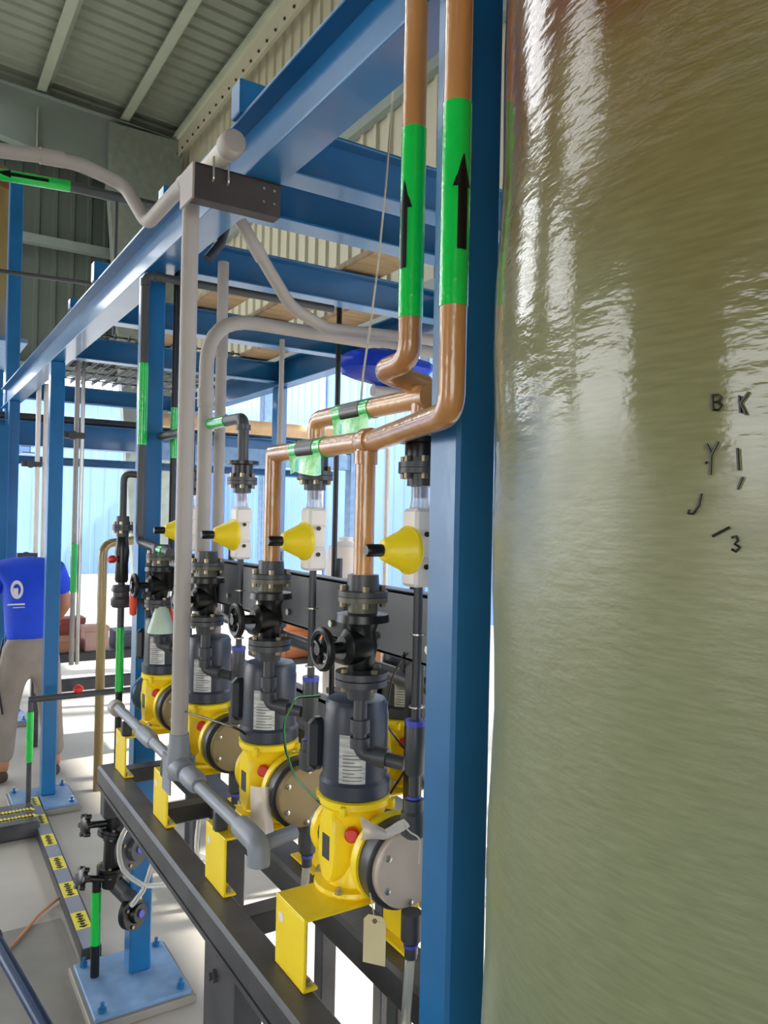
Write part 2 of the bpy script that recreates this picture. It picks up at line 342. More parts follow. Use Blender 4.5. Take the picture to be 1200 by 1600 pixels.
# ------------------------------------------------------------------ big fibreglass tank on the right
def tank_material():
    m = bpy.data.materials.new('green_fibreglass'); m.use_nodes = True; N = m.node_tree.nodes; L = m.node_tree.links; b = N['Principled BSDF']
    tc = N.new('ShaderNodeTexCoord'); sx = N.new('ShaderNodeSeparateXYZ'); L.new(tc.outputs['Object'], sx.inputs[0])
    n1 = N.new('ShaderNodeTexNoise'); n1.inputs['Scale'].default_value = 3.2; n1.inputs['Detail'].default_value = 5; L.new(tc.outputs['Object'], n1.inputs['Vector'])
    mp = N.new('ShaderNodeMapping'); mp.inputs['Scale'].default_value = (1, 1, 9); L.new(tc.outputs['Object'], mp.inputs[0])
    n2 = N.new('ShaderNodeTexNoise'); n2.inputs['Scale'].default_value = 26; n2.inputs['Detail'].default_value = 7; L.new(mp.outputs[0], n2.inputs['Vector'])
    a = N.new('ShaderNodeMath'); a.operation = 'MULTIPLY_ADD'; a.inputs[1].default_value = .5; L.new(n1.outputs[0], a.inputs[0]); L.new(sx.outputs['Z'], a.inputs[2])
    mr = N.new('ShaderNodeMapRange'); mr.inputs['From Min'].default_value = 1.2; mr.inputs['From Max'].default_value = 2.75; L.new(a.outputs[0], mr.inputs[0])
    rp = N.new('ShaderNodeValToRGB'); L.new(mr.outputs[0], rp.inputs[0]); e = rp.color_ramp.elements
    e[0].position = 0; e[0].color = (*lin((112, 128, 96)), 1); e[1].position = 1; e[1].color = (*lin((90, 48, 16)), 1)
    for p, c in ((.45, (136, 138, 104)), (.68, (126, 122, 84)), (.8, (118, 100, 58)), (.88, (104, 60, 24))):
        q = e.new(p); q.color = (*lin(c), 1)
    mx = N.new('ShaderNodeMixRGB'); mx.blend_type = 'MULTIPLY'; mx.inputs[0].default_value = .5
    r2 = N.new('ShaderNodeValToRGB'); r2.color_ramp.elements[0].color = (.6, .62, .55, 1); r2.color_ramp.elements[0].position = .3; r2.color_ramp.elements[1].color = (1.0, 1, 1, 1); r2.color_ramp.elements[1].position = .7
    L.new(n2.outputs[0], r2.inputs[0]); L.new(rp.outputs[0], mx.inputs[1]); L.new(r2.outputs[0], mx.inputs[2]); L.new(mx.outputs[0], b.inputs['Base Color'])
    # glossy brushed resin above, duller below
    g = N.new('ShaderNodeMapRange'); g.inputs['From Min'].default_value = 2.0; g.inputs['From Max'].default_value = 2.12; g.inputs['To Min'].default_value = .33; g.inputs['To Max'].default_value = .12
    L.new(a.outputs[0], g.inputs[0]); L.new(g.outputs[0], b.inputs['Roughness'])
    n3 = N.new('ShaderNodeTexNoise'); n3.inputs['Scale'].default_value = 22; n3.inputs['Detail'].default_value = 3
    mp2 = N.new('ShaderNodeMapping'); mp2.inputs['Scale'].default_value = (1, 1, 3.2); L.new(tc.outputs['Object'], mp2.inputs[0]); L.new(mp2.outputs[0], n3.inputs['Vector'])
    n4 = N.new('ShaderNodeTexNoise'); n4.inputs['Scale'].default_value = 160; n4.inputs['Detail'].default_value = 3; L.new(tc.outputs['Object'], n4.inputs['Vector'])
    ad = N.new('ShaderNodeMath'); ad.operation = 'MULTIPLY_ADD'; ad.inputs[1].default_value = .12; L.new(n4.outputs[0], ad.inputs[0]); L.new(n3.outputs[0], ad.inputs[2])
    bp = N.new('ShaderNodeBump'); bp.inputs['Strength'].default_value = .12; bp.inputs['Distance'].default_value = .008; L.new(ad.outputs[0], bp.inputs['Height']); L.new(bp.outputs[0], b.inputs['Normal'])
    return m
TC, TR = Vector((.981, .488)), .43
tk = thing('tank', (TC.x, TC.y, 0), 'large glossy green and brown fibreglass tank filling the right side', 'tank')
prof = []
for k in range(41):
    z = .03+3.1*k/40; prof.append((TR+.0035*math.sin(z*7.3)+.002*math.sin(z*19+1), z))
MB().lathe([(.3, .0), (TR-.02, .0)]+prof, (TC.x, TC.y, 0), n=96).build('shell', tank_material(), tk)
MB().lathe([(TR+.012, 3.1), (TR+.012, 3.15), (TR*.9, 3.22), (TR*.6, 3.28), (.08, 3.32)], (TC.x, TC.y, 0), n=64).build('lid', tan2, tk)
def ontank(px, py):
    v = RCAM.to_3x3() @ Vector(((px-600)/1200, (800-py)/1200, -1)); a = v.x**2+v.y**2; b = -2*(v.x*TC.x+v.y*TC.y); c = TC.length_squared-(TR+.004)**2
    t = (-b-math.sqrt(max(0, b*b-4*a*c)))/(2*a); return Vector((v.x*t, v.y*t, CAMH+v.z*t))
def mark(lines):
    mb = MB()
    for l in lines:
        mb.path([ontank(*p) for p in l], .0011, 0, 6)
    mb.build('marker_writing', inkblack, tk)
mark([[(1113, 617), (1114, 640)], [(1112, 618), (1122, 617), (1127, 622), (1122, 628), (1114, 629)], [(1122, 628), (1128, 634), (1123, 641), (1114, 640)]])
mark([[(1155, 618), (1157, 645)], [(1170, 612), (1157, 630), (1166, 648)]])
mark([[(1104, 693), (1111, 708)], [(1122, 690), (1111, 712), (1110, 742)], [(1103, 722), (1105, 724)]])
mark([[(1152, 700), (1154, 735)], [(1160, 745), (1152, 765)]])
mark([[(1096, 771), (1092, 790), (1083, 803), (1075, 802), (1077, 796)]])
mark([[(1113, 838), (1140, 824)]])
mark([[(1143, 840), (1150, 838), (1153, 845), (1148, 850), (1156, 855), (1150, 862), (1143, 858)]])

# ------------------------------------------------------------------ black pump skid
sk = thing('pump_skid', (.75, 1.85, 0), 'long black steel skid rail stand carrying the four yellow pumps', 'stand')
mb = MB().box(.6, .675, .95, 2.78, .802, .866, .008); mb.build('front_rail', blacksteel, sk)
MB().box(.6, .606, .95, 2.78, .79, .803).build('rail_lip', blacksteel, sk)
MB().box(.835, .93, .99, 2.78, .792, .866, .008).build('rear_rail', blacksteel, sk)
for y in (1.6, 2.3, 2.72): MB().box(.67, .84, y, y+.06, .80, .85, .004).build('cross_rail', blacksteel, sk)
lg = MB().box(.606, .614, 1.50, 1.675, 0, .802, .002).box(.606, .668, 1.495, 1.503, 0, .802, .002).box(.606, .668, 1.672, 1.68, 0, .802, .002).build('leg', blacksteel, sk)
MB().lathe([(.016, 0), (.016, .008), (.009, .008), (.009, .016)], (.606, 1.61, .74), (-1, 0, 0), 6).build('bolt', blacksteel, lg)
MB().box(.84, .9, 2.16, 2.24, 0, .795, .004).build('leg', blacksteel, sk)
MB().box(.61, .66, 2.70, 2.76, .70, .803, .003).build('bracket', blacksteel, sk)
MB().box(.84, .9, 1.1, 1.18, 0, .795, .004).build('leg', blacksteel, sk)

# ------------------------------------------------------------------ pumps
ORD = ['nearest the big tank', 'second from the big tank', 'third from the big tank', 'farthest from the big tank']
PYS = [1.355, 1.785, 2.235, 2.70]
PX = .80
def make_bracket(y):
    t = thing('pump_bracket', (.75, y, .866), 'yellow bent steel bracket under the pump '+ORD[0], 'bracket', 'yellow pump brackets')
    y0, y1 = y-.088, y+.038
    pts = [(.70, .872), (.648, .872), (.648, .995), (.655, 1.002), (.885, 1.002), (.892, .995), (.892, .866)]
    mb = MB(); th = .006
    mb.box(.647, .653, y0, y1, .866, .998, .0015); mb.box(.647, .905, y0, y1, .996, 1.002, .0015); mb.box(.899, .905, y0, y1, .866, .998, .0015)
    mb.box(.647, .678, y0, y1, .866, .872, .0015); mb.box(.875, .905, y0, y1, .866, .872, .0015)
    mb.build('plate', yellow, t)
    MB().lathe([(.008, 0), (.008, .006), (.004, .006), (.004, .012)], (.665, y0+.015, .872), n=6).build('bolt', steel, t)
    MB().lathe([(.010, 0), (.010, .0015)], (.647, y0+.10, .965), (-1, 0, 0), 20).build('sticker', white, t)
    return t
def make_pump(y):
    x = PX; t = thing('metering_pump', (x, y, 1.002), 'yellow metering pump with slate motor, '+ORD[0], 'pump', 'yellow metering pumps')
    mb = MB()
    mb.lathe([(.078, 0), (.080, .004), (.078, .011), (.06, .014), (.052, .03), (.048, .07), (.05, .11), (.06, .145), (.07, .165), (.074, .170), (.074, .182), (.066, .186)], (x, y, 1.002), n=32)
    mb.lathe([(.05, 0), (.056, .05), (.062, .075), (.07, .085), (.086, .087), (.088, .094), (.086, .107)], (x+.028, y, 1.085), (0, -1, 0), 36)
    mb.lathe([(.05, 0), (.05, .07), (.066, .075), (.066, .09)], (x+.012, y, 1.085), (0, 1, 0), 28)
    g = mb.build('gearbox', yellow, t)
    # oval cast pad facing outward with a sight window
    mb = MB(); n = 28; px = x-.068; prof = []
    for k in range(n):
        a = 2*PI*k/n; prof.append((.034*math.copysign(abs(math.cos(a))**.85, math.cos(a)), .075*math.copysign(abs(math.sin(a))**.85, math.sin(a))))
    vs = []
    for dx, s in ((.05, 1.0), (.004, 1.0), (0, .93)):
        for a, b in prof: vs.append((px+dx, y-.008+a*s, 1.095+b*s))
    f = [(i*n+k, (i+1)*n+k, (i+1)*n+(k+1) % n, i*n+(k+1) % n) for i in range(2) for k in range(n)]; f.append(tuple(2*n+k for k in range(n)))
    mb.add(vs, f); mb.build('side_pad', yellow, g)
    MB().box(px-.0015, px+.002, y-.021, y+.006, 1.068, 1.115).build('window_plate', dgrey, g)
    for a in (.6, 2.2, 3.9, 5.4): MB().box(-.013, .013, -.006, .006, 0, .02, .002, R=Matrix.Rotation(a, 3, 'Z'), at=(x+.072*math.cos(a), y+.072*math.sin(a), 1.162)).build('lug', yellow, g)
    bolt_p = [(-.062, -.05), (.05, -.06), (-.05, .06)]
    for a, b in bolt_p: MB().lathe([(.009, 0), (.009, .006), (.005, .006), (.005, .012)], (x+a*.95, y+b*.95, 1.012), n=6).build('bolt', steel, t)
    MB().lathe([(.014, 0), (.014, .012), (.011, .015)], (x-.035, y-.052, 1.125), (-.55, -.8, .1), 14).build('plug', red, t)
    # motor
    mb = MB().lathe([(.070, .186), (.073, .19), (.073, .215), (.067, .222), (.066, .30), (.066, .345), (.064, .352), (.064, .366), (.058, .376), (.03, .38)], (x, y, 1.002), n=40)
    m = mb.build('motor', slate, t)
    MB().box(-.019, .019, -.018, .018, 0, .108, .012, at=(x-.060, y+.058, 1.225)).box(-.012, .012, -.012, .012, .01, .1, .003, at=(x-.04, y+.04, 1.225)).build('capacitor_box', mat('black_enamel', (38, 42, 50), .3), m)
    az = math.atan2(-y, -x)
    MB().wrap((x, y), .0675, az-.05, [(1.212, -.03, .024), (1.318, -.03, .024)]).build('nameplate', label, m)
    mb = MB()
    for k in range(9): mb.wrap((x, y), .068, az-.05, [(1.222+.007*k, -.022, .017 if k % 3 else .002), (1.2236+.007*k, -.022, .017 if k % 3 else .002)], 4)
    mb.build('small_print', dgrey, m)
    # liquid end
    hy = y-.101
    MB().lathe([(.082, 0), (.084, .003), (.084, .034), (.081, .037)], (x+.03, hy-.006, 1.085), (0, -1, 0), 40).build('diaphragm_ring', mat('charcoal_ring', (52, 52, 55), .4), t)
    h = MB().lathe([(.074, .034), (.074, .052), (.071, .055)], (x+.03, hy-.006, 1.085), (0, -1, 0), 40).build('head_plate', olive, t)
    for k in range(6):
        a = .5+k*PI/3; MB().lathe([(.006, 0), (.006, .005), (.003, .006)], (x+.03+.06*math.cos(a), hy-.061, 1.085+.06*math.sin(a)), (0, -1, 0), 8).build('screw', steel, h)
    MB().lathe([(.045, -.02), (.05, 0), (.05, .015), (.04, .02)], (x+.0, y+.09, 1.085), (0, 1, 0), 24).build('rear_cover', mat('dark_blue_cover', (30, 70, 110), .35), t)
    return t
br0 = make_bracket(PYS[0]); pm0 = make_pump(PYS[0])
brs = [br0]; pms = [pm0]
for i in range(1, 4):
    dy = PYS[i]-PYS[0]
    brs.append(dup(br0, (0, dy-(.02 if i in (1, 3) else .02), 0), 'yellow bent steel bracket under the pump '+ORD[i]))
    pms.append(dup(pm0, (0, dy, 0), 'yellow metering pump with slate motor, '+ORD[i]))
MB().lathe([(.05, 0), (.07, .004), (.074, .012), (.074, .03), (.05, .045), (.01, .05)], (PX-.005, PYS[3]+.09, 1.09), (0, 1, 0), 32).build('rear_diaphragm_cover', MATS['dark_blue_cover'], pms[3])
for o in kids(pm0):
    if o.name.startswith('head_plate'):
        me = o.data.copy(); o.data = me; me.materials[0] = greyplate
# short rear stand with one more pump, seen between the front pumps
rs = dup(sk); rs['label'] = 'short black steel stand behind the pump row carrying one pump'; 
for c in kids(rs):
    for g in kids(c): bpy.data.objects.remove(g, do_unlink=True)
    bpy.data.objects.remove(c, do_unlink=True)
rs.location = (1.2, 1.8, 0)
MB().box(1.06, 1.13, 1.55, 2.1, .802, .866, .008).build('front_rail', blacksteel, rs)
MB().box(1.27, 1.36, 1.55, 2.1, .802, .866, .008).build('rear_rail', blacksteel, rs)
for x in (1.08, 1.29):
    for y in (1.6, 2.0): MB().box(x, x+.05, y, y+.05, 0, .803, .004).build('leg', blacksteel, rs)
MB().box(1.12, 1.28, 1.8, 1.85, .81, .86, .004).build('cross_rail', blacksteel, rs)
dup(br0, (.43, .46, 0), 'yellow bracket on the short rear stand'); dup(pm0, (.43, .46, 0), 'yellow metering pump standing alone on the short rear stand')

# ------------------------------------------------------------------ back pressure valves over the pump heads
HX = .822
def make_bpv(y):
    x = HX; t = thing('back_pressure_valve', (x, y, 1.62), 'white back pressure valve with yellow cone, '+ORD[0], 'valve', 'yellow cone valves above the pumps')
    b = MB().box(-.024, .024, -.024, .024, 0, .052, .006, at=(x, y, 1.62)).box(-.022, .022, -.022, .022, .05, .105, .006, at=(x, y, 1.62)).box(-.024, .024, -.024, .024, .10, .145, .006, at=(x, y, 1.62)).build('body', white, t)
    MB().lathe([(.020, .145), (.017, .16), (.017, .185), (.022, .188), (.022, .196)], (x, y, 1.62), n=20).build('union_neck', clear, t)
    MB().lathe([(.01, .165), (.01, .2)], (x, y, 1.62), n=12).build('blue_ball', bluering, t)
    c = MB().lathe([(.042, .018), (.045, .022), (.045, .028), (.041, .031), (.020, .078), (.014, .082)], (x, y, 1.688), (-1, 0, 0), 32).build('cone_bonnet', yellow, t)
    MB().lathe([(.011, .082), (.0115, .084), (.0115, .112), (.009, .116)], (x, y, 1.688), (-1, 0, 0), 16).build('adjusting_screw', black, t)
    for k in (-1, 1): MB().lathe([(.005, 0), (.005, .004)], (x-.001, y-.024, 1.688+k*.03), (0, -1, 0), 10).build('port_plug', inkblack, b)
    return t
def make_riser(y):
    x = HX; t = thing('riser_pipe', (x, y, 1.17), 'dark grey riser pipe joining head and cone valve, '+ORD[0], 'pipe', 'riser pipes above the pump heads')
    MB().cyl((x, y, 1.45-.10), (x, y, 1.62), .0085).build('thin_pipe', dgrey, t)
    for zz in (1.53, 1.395): MB().cyl((x, y, zz), (x, y, zz+.003), .014).build('washer', steel, t)
    MB().lathe([(.015, 1.27), (.0185, 1.275), (.0185, 1.365), (.016, 1.37)], (x, y, 0), n=20).build('strainer_body', dgrey, t)
    MB().cyl((x, y, 1.362), (x, y, 1.372), .0195).build('blue_band', bluering, t); MB().cyl((x, y, 1.226), (x, y, 1.231), .013).build('blue_band', bluering, t)
    MB().lathe([(.011, 1.23), (.011, 1.275)], (x, y, 0), n=14).build('nipple', dgrey, t)
    MB().lathe([(.018, 1.155), (.024, 1.16), (.024, 1.20), (.019, 1.205), (.019, 1.225)], (x, y, 0), n=12).build('check_valve', dgrey, t)
    MB().lathe([(.016, .96), (.02, .965), (.02, 1.015)], (x, y, 0), n=12).build('foot_valve', dgrey, t)
    MB().cyl((x, y, .951), (x, y, .957), .014).build('blue_band', bluering, t)
    MB().lathe([(.012, .93), (.012, .96)], (x, y, 0), n=14).build('hose_barb', dgrey, t)
    return t
hy = PYS[0]-.18
bv = make_bpv(hy); rp_ = make_riser(hy-.0)
for i in range(1, 4):
    dy = PYS[i]-PYS[0]
    dup(bv, (0, dy, 0), 'white back pressure valve with yellow cone, '+ORD[i]); dup(rp_, (0, dy, 0), 'dark grey riser pipe joining head and cone valve, '+ORD[i])
def flangeset(t, x, y, z, r=.042, m=dgrey, nb=4, br=.0065, up=True, m2=None):
    MB().lathe([(r*.62, .03), (r*.66, .0), (r, -.001), (r, -.011)], (x, y, z), n=28).build('flange', m, t)
    MB().lathe([(r, -.012), (r, -.022), (r*.6, -.023), (r*.6, -.045)], (x, y, z), n=28).build('flange', m2 or m, t)
    bolts('bolt', (x, y, z-.011), (0, 0, 1), r*.8, nb, br, .021, brass, t)
tf = thing('flange_pair', (HX, hy, 1.82), 'dark bolted flange pair above the cone valve '+ORD[0], 'flange', 'flange pairs above the cone valves')
flangeset(tf, HX, hy, 1.852, .042, nb=6)
MB().lathe([(.03, 1.86), (.03, 1.885), (.046, 1.887), (.046, 1.897)], (HX, hy, 0), n=28).build('collar', black, tf)
for i in range(1, 4): dup(tf, (0, PYS[i]-PYS[0], 0), 'dark bolted flange pair above the cone valve '+ORD[i])

# ------------------------------------------------------------------ discharge valves (black, with handwheel)
DX = .757
def make_valve(y):
    x = DX; t = thing('diaphragm_valve', (x, y, 1.40), 'black flanged diaphragm valve with handwheel, '+ORD[0], 'valve', 'black diaphragm valves above the motors')
    flangeset(t, x, y, 1.607, .048, m2=mat('olive_flange', (92, 90, 72), .4))
    b = MB().lathe([(.03, 1.565), (.05, 1.562), (.052, 1.548), (.032, 1.545), (.026, 1.53), (.03, 1.50), (.026, 1.47), (.022, 1.455)], (x, y, 0), n=24).lathe([(.03, 0), (.034, .02), (.034, .045), (.022, .055)], (x+.01, y, 1.50), (-1, 0, 0), 20).build('valve_body', black, t)
    h = MB(); R = .034; cx = x-.085
    h.path([(cx, y+R*math.cos(a*PI/10), 1.50+R*math.sin(a*PI/10)) for a in range(21)], .008, 0, 8)
    for a in range(4): h.cyl((cx, y, 1.5), (cx, y+R*math.cos(a*PI/2+.4), 1.5+R*math.sin(a*PI/2+.4)), .006, n=8)
    h.cyl((cx-.012, y, 1.5), (x-.04, y, 1.5), .011, n=12); h.build('handwheel', black, t)
    MB().lathe([(.024, 1.455), (.05, 1.452), (.05, 1.44)], (x, y, 0), n=28).build('flange', dgrey, t)
    MB().lathe([(.05, 1.438), (.05, 1.426), (.03, 1.424), (.026, 1.40)], (x, y, 0), n=28).build('flange', dgrey, t)
    bolts('bolt', (x, y, 1.439), (0, 0, 1), .04, 4, .0065, .021, brass, t, ph=.9)
    return t
vy = PYS[0]-.088
v0 = make_valve(vy)
def make_branch(y):
    o = MB().path([(DX, y, 1.40), (DX, y, 1.295), (HX-.012, y-.075, 1.287)], .0135, .02).cyl((DX, y, 1.36), (DX, y, 1.335), .019, n=16).cyl((DX, y, 1.325), (DX, y, 1.305), .019, n=16)
    o.lathe([(.019, 0), (.019, .028)], (DX+.018, y-.024, 1.293), (.56, -.8, -.05), 14)
    o = o.build('branch_pipe', dgrey); return tag(o, 'dark grey elbow pipe crossing the motor front, '+ORD[0], 'pipe', 'elbow pipes across the motors')
b0 = make_branch(vy)
for i in range(1, 4):
    dy = PYS[i]-PYS[0]
    dup(v0, (0, dy, 0), 'black flanged diaphragm valve with handwheel, '+ORD[i]); dup(b0, (0, dy, 0), 'dark grey elbow pipe crossing the motor front, '+ORD[i])
# black support channel behind
t = thing('support_channel', (.9, 2, 1.46), 'black horizontal channel running behind all the valves', 'channel')
MB().box(.885, .893, 1.15, 3.1, 1.455, 1.595, .002).box(.885, .93, 1.15, 3.1, 1.587, 1.595, .002).box(.885, .93, 1.15, 3.1, 1.455, 1.463, .002).build('web', mat('charcoal_frp', (62, 64, 70), .4), t)
for y in (1.22, 1.42, 1.62, 1.86, 2.06, 2.3, 2.5, 2.75): MB().lathe([(.009, 0), (.009, .008)], (.885, y, 1.49), (-1, 0, 0), 6).build('bolt', steel, t)
for y in (1.5, 1.93, 2.4): MB().box(.865, .885, y, y+.035, 1.44, 1.585, .003).build('strap', black, t)
for y in (1.3, 2.86): MB().box(.9, .93, y, y+.03, .86, 1.46, .003).build('upright', black, t)

# ------------------------------------------------------------------ tan fibreglass piping and tape
def sleeve(name, p0, p1, r, lab, group='green marking tapes on pipes', m=green):
    t = tag(MB().cyl(p0, p1, r, n=24).build(name, m), lab, 'tape', group); return t
PR = .0205
z1 = 1.893
o = MB().path([(.682, .90, 3.2), (.682, .90, z1+.01), (.757, vy-.035, z1), (.757, vy+.42, z1), (.757, vy+.425, z1), (.757, PYS[1]-.088, z1), (.757, PYS[1]-.088, 1.607)], PR, .035, 20, 8)
o.cyl((.757, vy, z1), (.757, vy, 1.607), PR*.95, n=20).cyl((.757, vy, z1-.02), (.757, vy, z1-.045), PR*1.12, n=20).lathe([(PR*1.2, 0), (PR*1.25, .02), (PR*1.0, .04)], (.757, vy-.02, z1), (0, 1, 0), 20)
o = o.build('fibreglass_pipe', tan); tag(o, 'tan fibreglass pipe from the ceiling feeding the two nearest black valves', 'pipe')
z2 = 1.972
hx = HX; hya, hyb = hy, PYS[1]-.18
o = MB().path([(.741, 1.10, 3.2), (.741, 1.10, 2.02), (.741, 1.195, 2.015), (hx+.025, 1.20, 2.0)], PR, .035, 20, 8)
o.cyl((hx, hya, z2+.02), (hx, hya, 1.898), PR, n=20).path([(hx, hya-.01, z2), (hx, hyb, z2), (hx, hyb, 1.898)], PR, .03, 20, 8)
o.lathe([(PR*1.15, 0), (PR*1.15, .05)], (hx, hya-.025, z2), (0, 1, 0), 20)
o = o.build('fibreglass_pipe', tan); tag(o, 'brown fibreglass pipe with elbows above the two nearest cone valves', 'pipe')
def zt(px, py, X, Y): # height of a pixel row on a vertical line
    return at(px, py, X=X).z
za, zb_ = zt(645, 205, .741, 0), zt(640, 498, .741, 0)
t = thing('marking_tape', (.741, 1.10, zb_), 'green tape with black up arrow on the left hanging pipe', 'tape', 'green marking tapes on pipes')
MB().cyl((.741, 1.10, zb_), (.741, 1.10, za), PR+.0012, n=28).build('tape_sleeve', green, t)
def arrow(c, r, az, ztip, zh, zb, hw, sw, t):
    mb = MB().wrap(c, r, az, [(zb, -sw, sw), (zh, -sw, sw)]); mb.wrap(c, r, az, [(zh, -hw, hw), (ztip, -.0005, .0005)]); mb.build('arrow', inkblack, t)
azc = math.atan2(-1.1, -.741)
arrow((.741, 1.10), PR+.0022, azc-.75, zt(640, 292, .741, 0), zt(640, 334, .741, 0), zt(640, 425, .741, 0), .016, .008, t)
za, zb_ = zt(715, 165, .682, 0), zt(708, 480, .682, 0)
t = thing('marking_tape', (.682, .90, zb_), 'green tape with black up arrow on the hanging pipe next to the blue post', 'tape', 'green marking tapes on pipes')
MB().cyl((.682, .90, zb_), (.682, .90, za), PR+.0012, n=28).build('tape_sleeve', green, t)
arrow((.682, .90), PR+.0022, math.atan2(-.9, -.682)+.5, zt(712, 250, .682, 0), zt(712, 300, .682, 0), zt(712, 395, .682, 0), .016, .008, t)
def header_tape(x, y, z, lab, L=.15, m=green, r=PR, fl=1):
    t = thing('marking_tape', (x, y, z-.05), lab, 'tape', 'green marking tapes on pipes')
    MB().cyl((x, y-L/2, z), (x, y+L/2, z), r+.0015, n=24).build('tape_sleeve', m, t)
    mb = MB(); vs = []; f = []; n = 10
    for k in range(n+1):
        u = k/n; yy = y-L/2+L*u
        for j, (dx, dz) in enumerate(((-r*.9, -r*.5), (-r*.7, -r*1.1), (-.013+.004*math.sin(u*9), -.055-.006*math.sin(u*5+1)*fl))): vs.append((x+dx, yy+.01*j*math.sin(3*u), z+dz))
    for k in range(n):
        for j in range(2): q = k*3+j; f.append((q, q+1, q+4, q+3))
    mb.add(vs, f).build('flap', m, t)
    mb = MB(); rr = r+.0026; vs = []; f = []
    for yy in (y-L*.28, y+L*.25):
        for k in range(9): a = PI*.72+k*PI*.62/8; vs.append((x+rr*math.cos(a), yy, z+rr*math.sin(a)))
    for k in range(8): f.append((k, k+1, k+10, k+9))
    mb.add(vs, f).build('black_label', inkblack, t)
header_tape(.757, 1.50, z1, 'green tape with black label on the lower tan cross pipe')
header_tape(hx, 1.42, z2, 'green tape with black label on the upper tan cross pipe')

# dark grey elbow pipe of the third valve and the far one
for i in (2, 3):
    y = PYS[i]-.18; o = MB().path([(HX, y, 1.897), (HX, y, 2.02), (HX, y+.34, 2.03)], .016, .03, 14).cyl((HX, y, 1.985), (HX, y, 2.0), .021, n=14).build('vent_pipe', dgrey)
    tag(o, ['dark grey elbow pipe with green tape above the third cone valve', 'dark grey elbow pipe above the farthest cone valve'][i-2], 'pipe')
o = MB().cyl((HX, PYS[2]-.05, 2.024), (HX, PYS[2]+.1, 2.027), .0175, n=18).build('marking_tape', green); tag(o, 'green tape wrapped on the dark grey elbow behind the grey conduits', 'tape', 'green marking tapes on pipes')

# ------------------------------------------------------------------ grey conduits
c = thing('conduit', (.655, 2.05, 1.06), 'long vertical grey conduit standing before the pumps', 'conduit')
MB().cyl((.655, 2.05, 1.1), (.655, 2.05, 2.60), .0225, n=24).build('tube', grey, c)
MB().lathe([(.027, 1.03), (.03, 1.035), (.03, 1.115), (.027, 1.125), (.026, 1.15)], (.655, 2.05, 0), n=24).build('socket', lgrey, c)
MB().path([(.655, 2.05, 2.59), (.655, 2.05, 2.655), (.655, 2.12, 2.665)], .0235, .04, 20).build('top_bend', grey, c)
c = thing('grey_pipe', (.655, 2.1, 1.05), 'grey plastic pipe lying along the yellow brackets with fittings', 'pipe')
zl = 1.062
MB().cyl((.655, 1.53, zl-.006), (.655, 2.75, zl+.006), .0155, n=20).build('tube', lgrey, c)
MB().lathe([(.026, 0), (.03, .01), (.03, .08), (.024, .09)], (.655, 2.08, zl), (0, -1, 0), 20).lathe([(.024, 0), (.027, .01), (.027, .07), (.02, .09)], (.655, 1.97, zl), (0, -1, 0), 20).build('coupling', lgrey, c)
MB().lathe([(.02, 0), (.024, .01), (.024, .10), (.018, .13)], (.655, 2.42, zl), (0, -1, 0), 20).build('coupling', lgrey, c)
MB().lathe([(.02, 0), (.026, .006), (.026, .05), (.018, .06)], (.655, 2.78, zl), (0, -1, 0), 20).build('end_cap', grey, c)
MB().path([(.655, 1.60, zl-.004), (.655, 1.50, zl-.008), (.655, 1.50, zl-.05)], .024, .03, 18).build('elbow', lgrey, c)
MB().cyl((.66, 1.52, zl-.02), (.76, 1.55, zl-.02), .016, n=16).build('side_outlet', lgrey, c)
MB().box(.635, .70, 2.035, 2.10, 1.035, 1.09, .008).box(.632, .636, 2.05, 2.12, .985, 1.085).build('clamp_block', lgrey, c)
for y in (1.72, 2.15, 2.6): MB().box(.64, .672, y, y+.02, 1.002, 1.05, .003).build('saddle', dgrey, c)

# strut channel below the main beam and capped pipe
t = thing('strut_bracket', (.72, 1.9, 2.53), 'dark strut bracket clamped under the blue beam above the long conduit', 'bracket')
MB().box(.615, .85, 1.896, 1.902, 2.548, 2.632, .001).box(.615, .85, 1.896, 1.94, 2.543, 2.549, .001).box(.615, .85, 1.896, 1.94, 2.628, 2.634, .001).build('channel', mat('brown_black_strut', (64, 56, 52), .5, rgb2=(46, 42, 40)), t)
MB().box(-.003, .003, -.05, .05, 0, .09, at=(.612, 1.95, 2.545)).build('end_plate', grey, t)
for x in (.80, .83):
    for z in (2.575, 2.61): MB().lathe([(.004, 0), (.004, .004)], (x, 1.896, z), (0, -1, 0), 6).build('bolt', steel, t)
for x in (.66, .70): MB().path([(x, 1.888, 2.655), (x, 1.888, 2.60), (x, 1.897, 2.595)], .003, .004, 8).build('u_bolt', steel, t)
t = thing('capped_pipe', (.685, 1.95, 2.66), 'short capped beige pipe lying above the strut bracket', 'pipe')
MB().cyl((.690, 2.1, 2.672), (.690, 1.86, 2.676), .027, n=24).build('tube', mat('beige_pvc', (205, 195, 175), .45), t)
MB().lathe([(.03, 0), (.033, .005), (.033, .042), (.028, .05)], (.690, 1.87, 2.676), (0, -1, 0.01), 24).build('cap', grey, t)
def conduit(pts, r, lab, fil=.08, coups=(), m=grey, name='conduit', group=None):
    t = thing(name, pts[-1] if pts[-1][2] < pts[0][2] else pts[0], lab, 'conduit' if name == 'conduit' else 'pipe', group)
    MB().path(pts, r, fil, 16, 8).build('tube', m, t)
    for p, q in coups: MB().cyl(p, q, r*1.14, n=18).build('coupling', m, t)
    return t
A = lambda x, y, **k: tuple(at(x, y, **k))
pts = [(-2.5, 2.5, A(-60, 228, Y=2.5)[2]+.03), A(-60, 228, Y=2.5), A(70, 244, Y=2.5), A(130, 258, Y=2.5), A(195, 290, Y=2.5), A(230, 350, Y=2.42), (.652, 2.17, 2.663), (.652, 2.10, 2.66)]
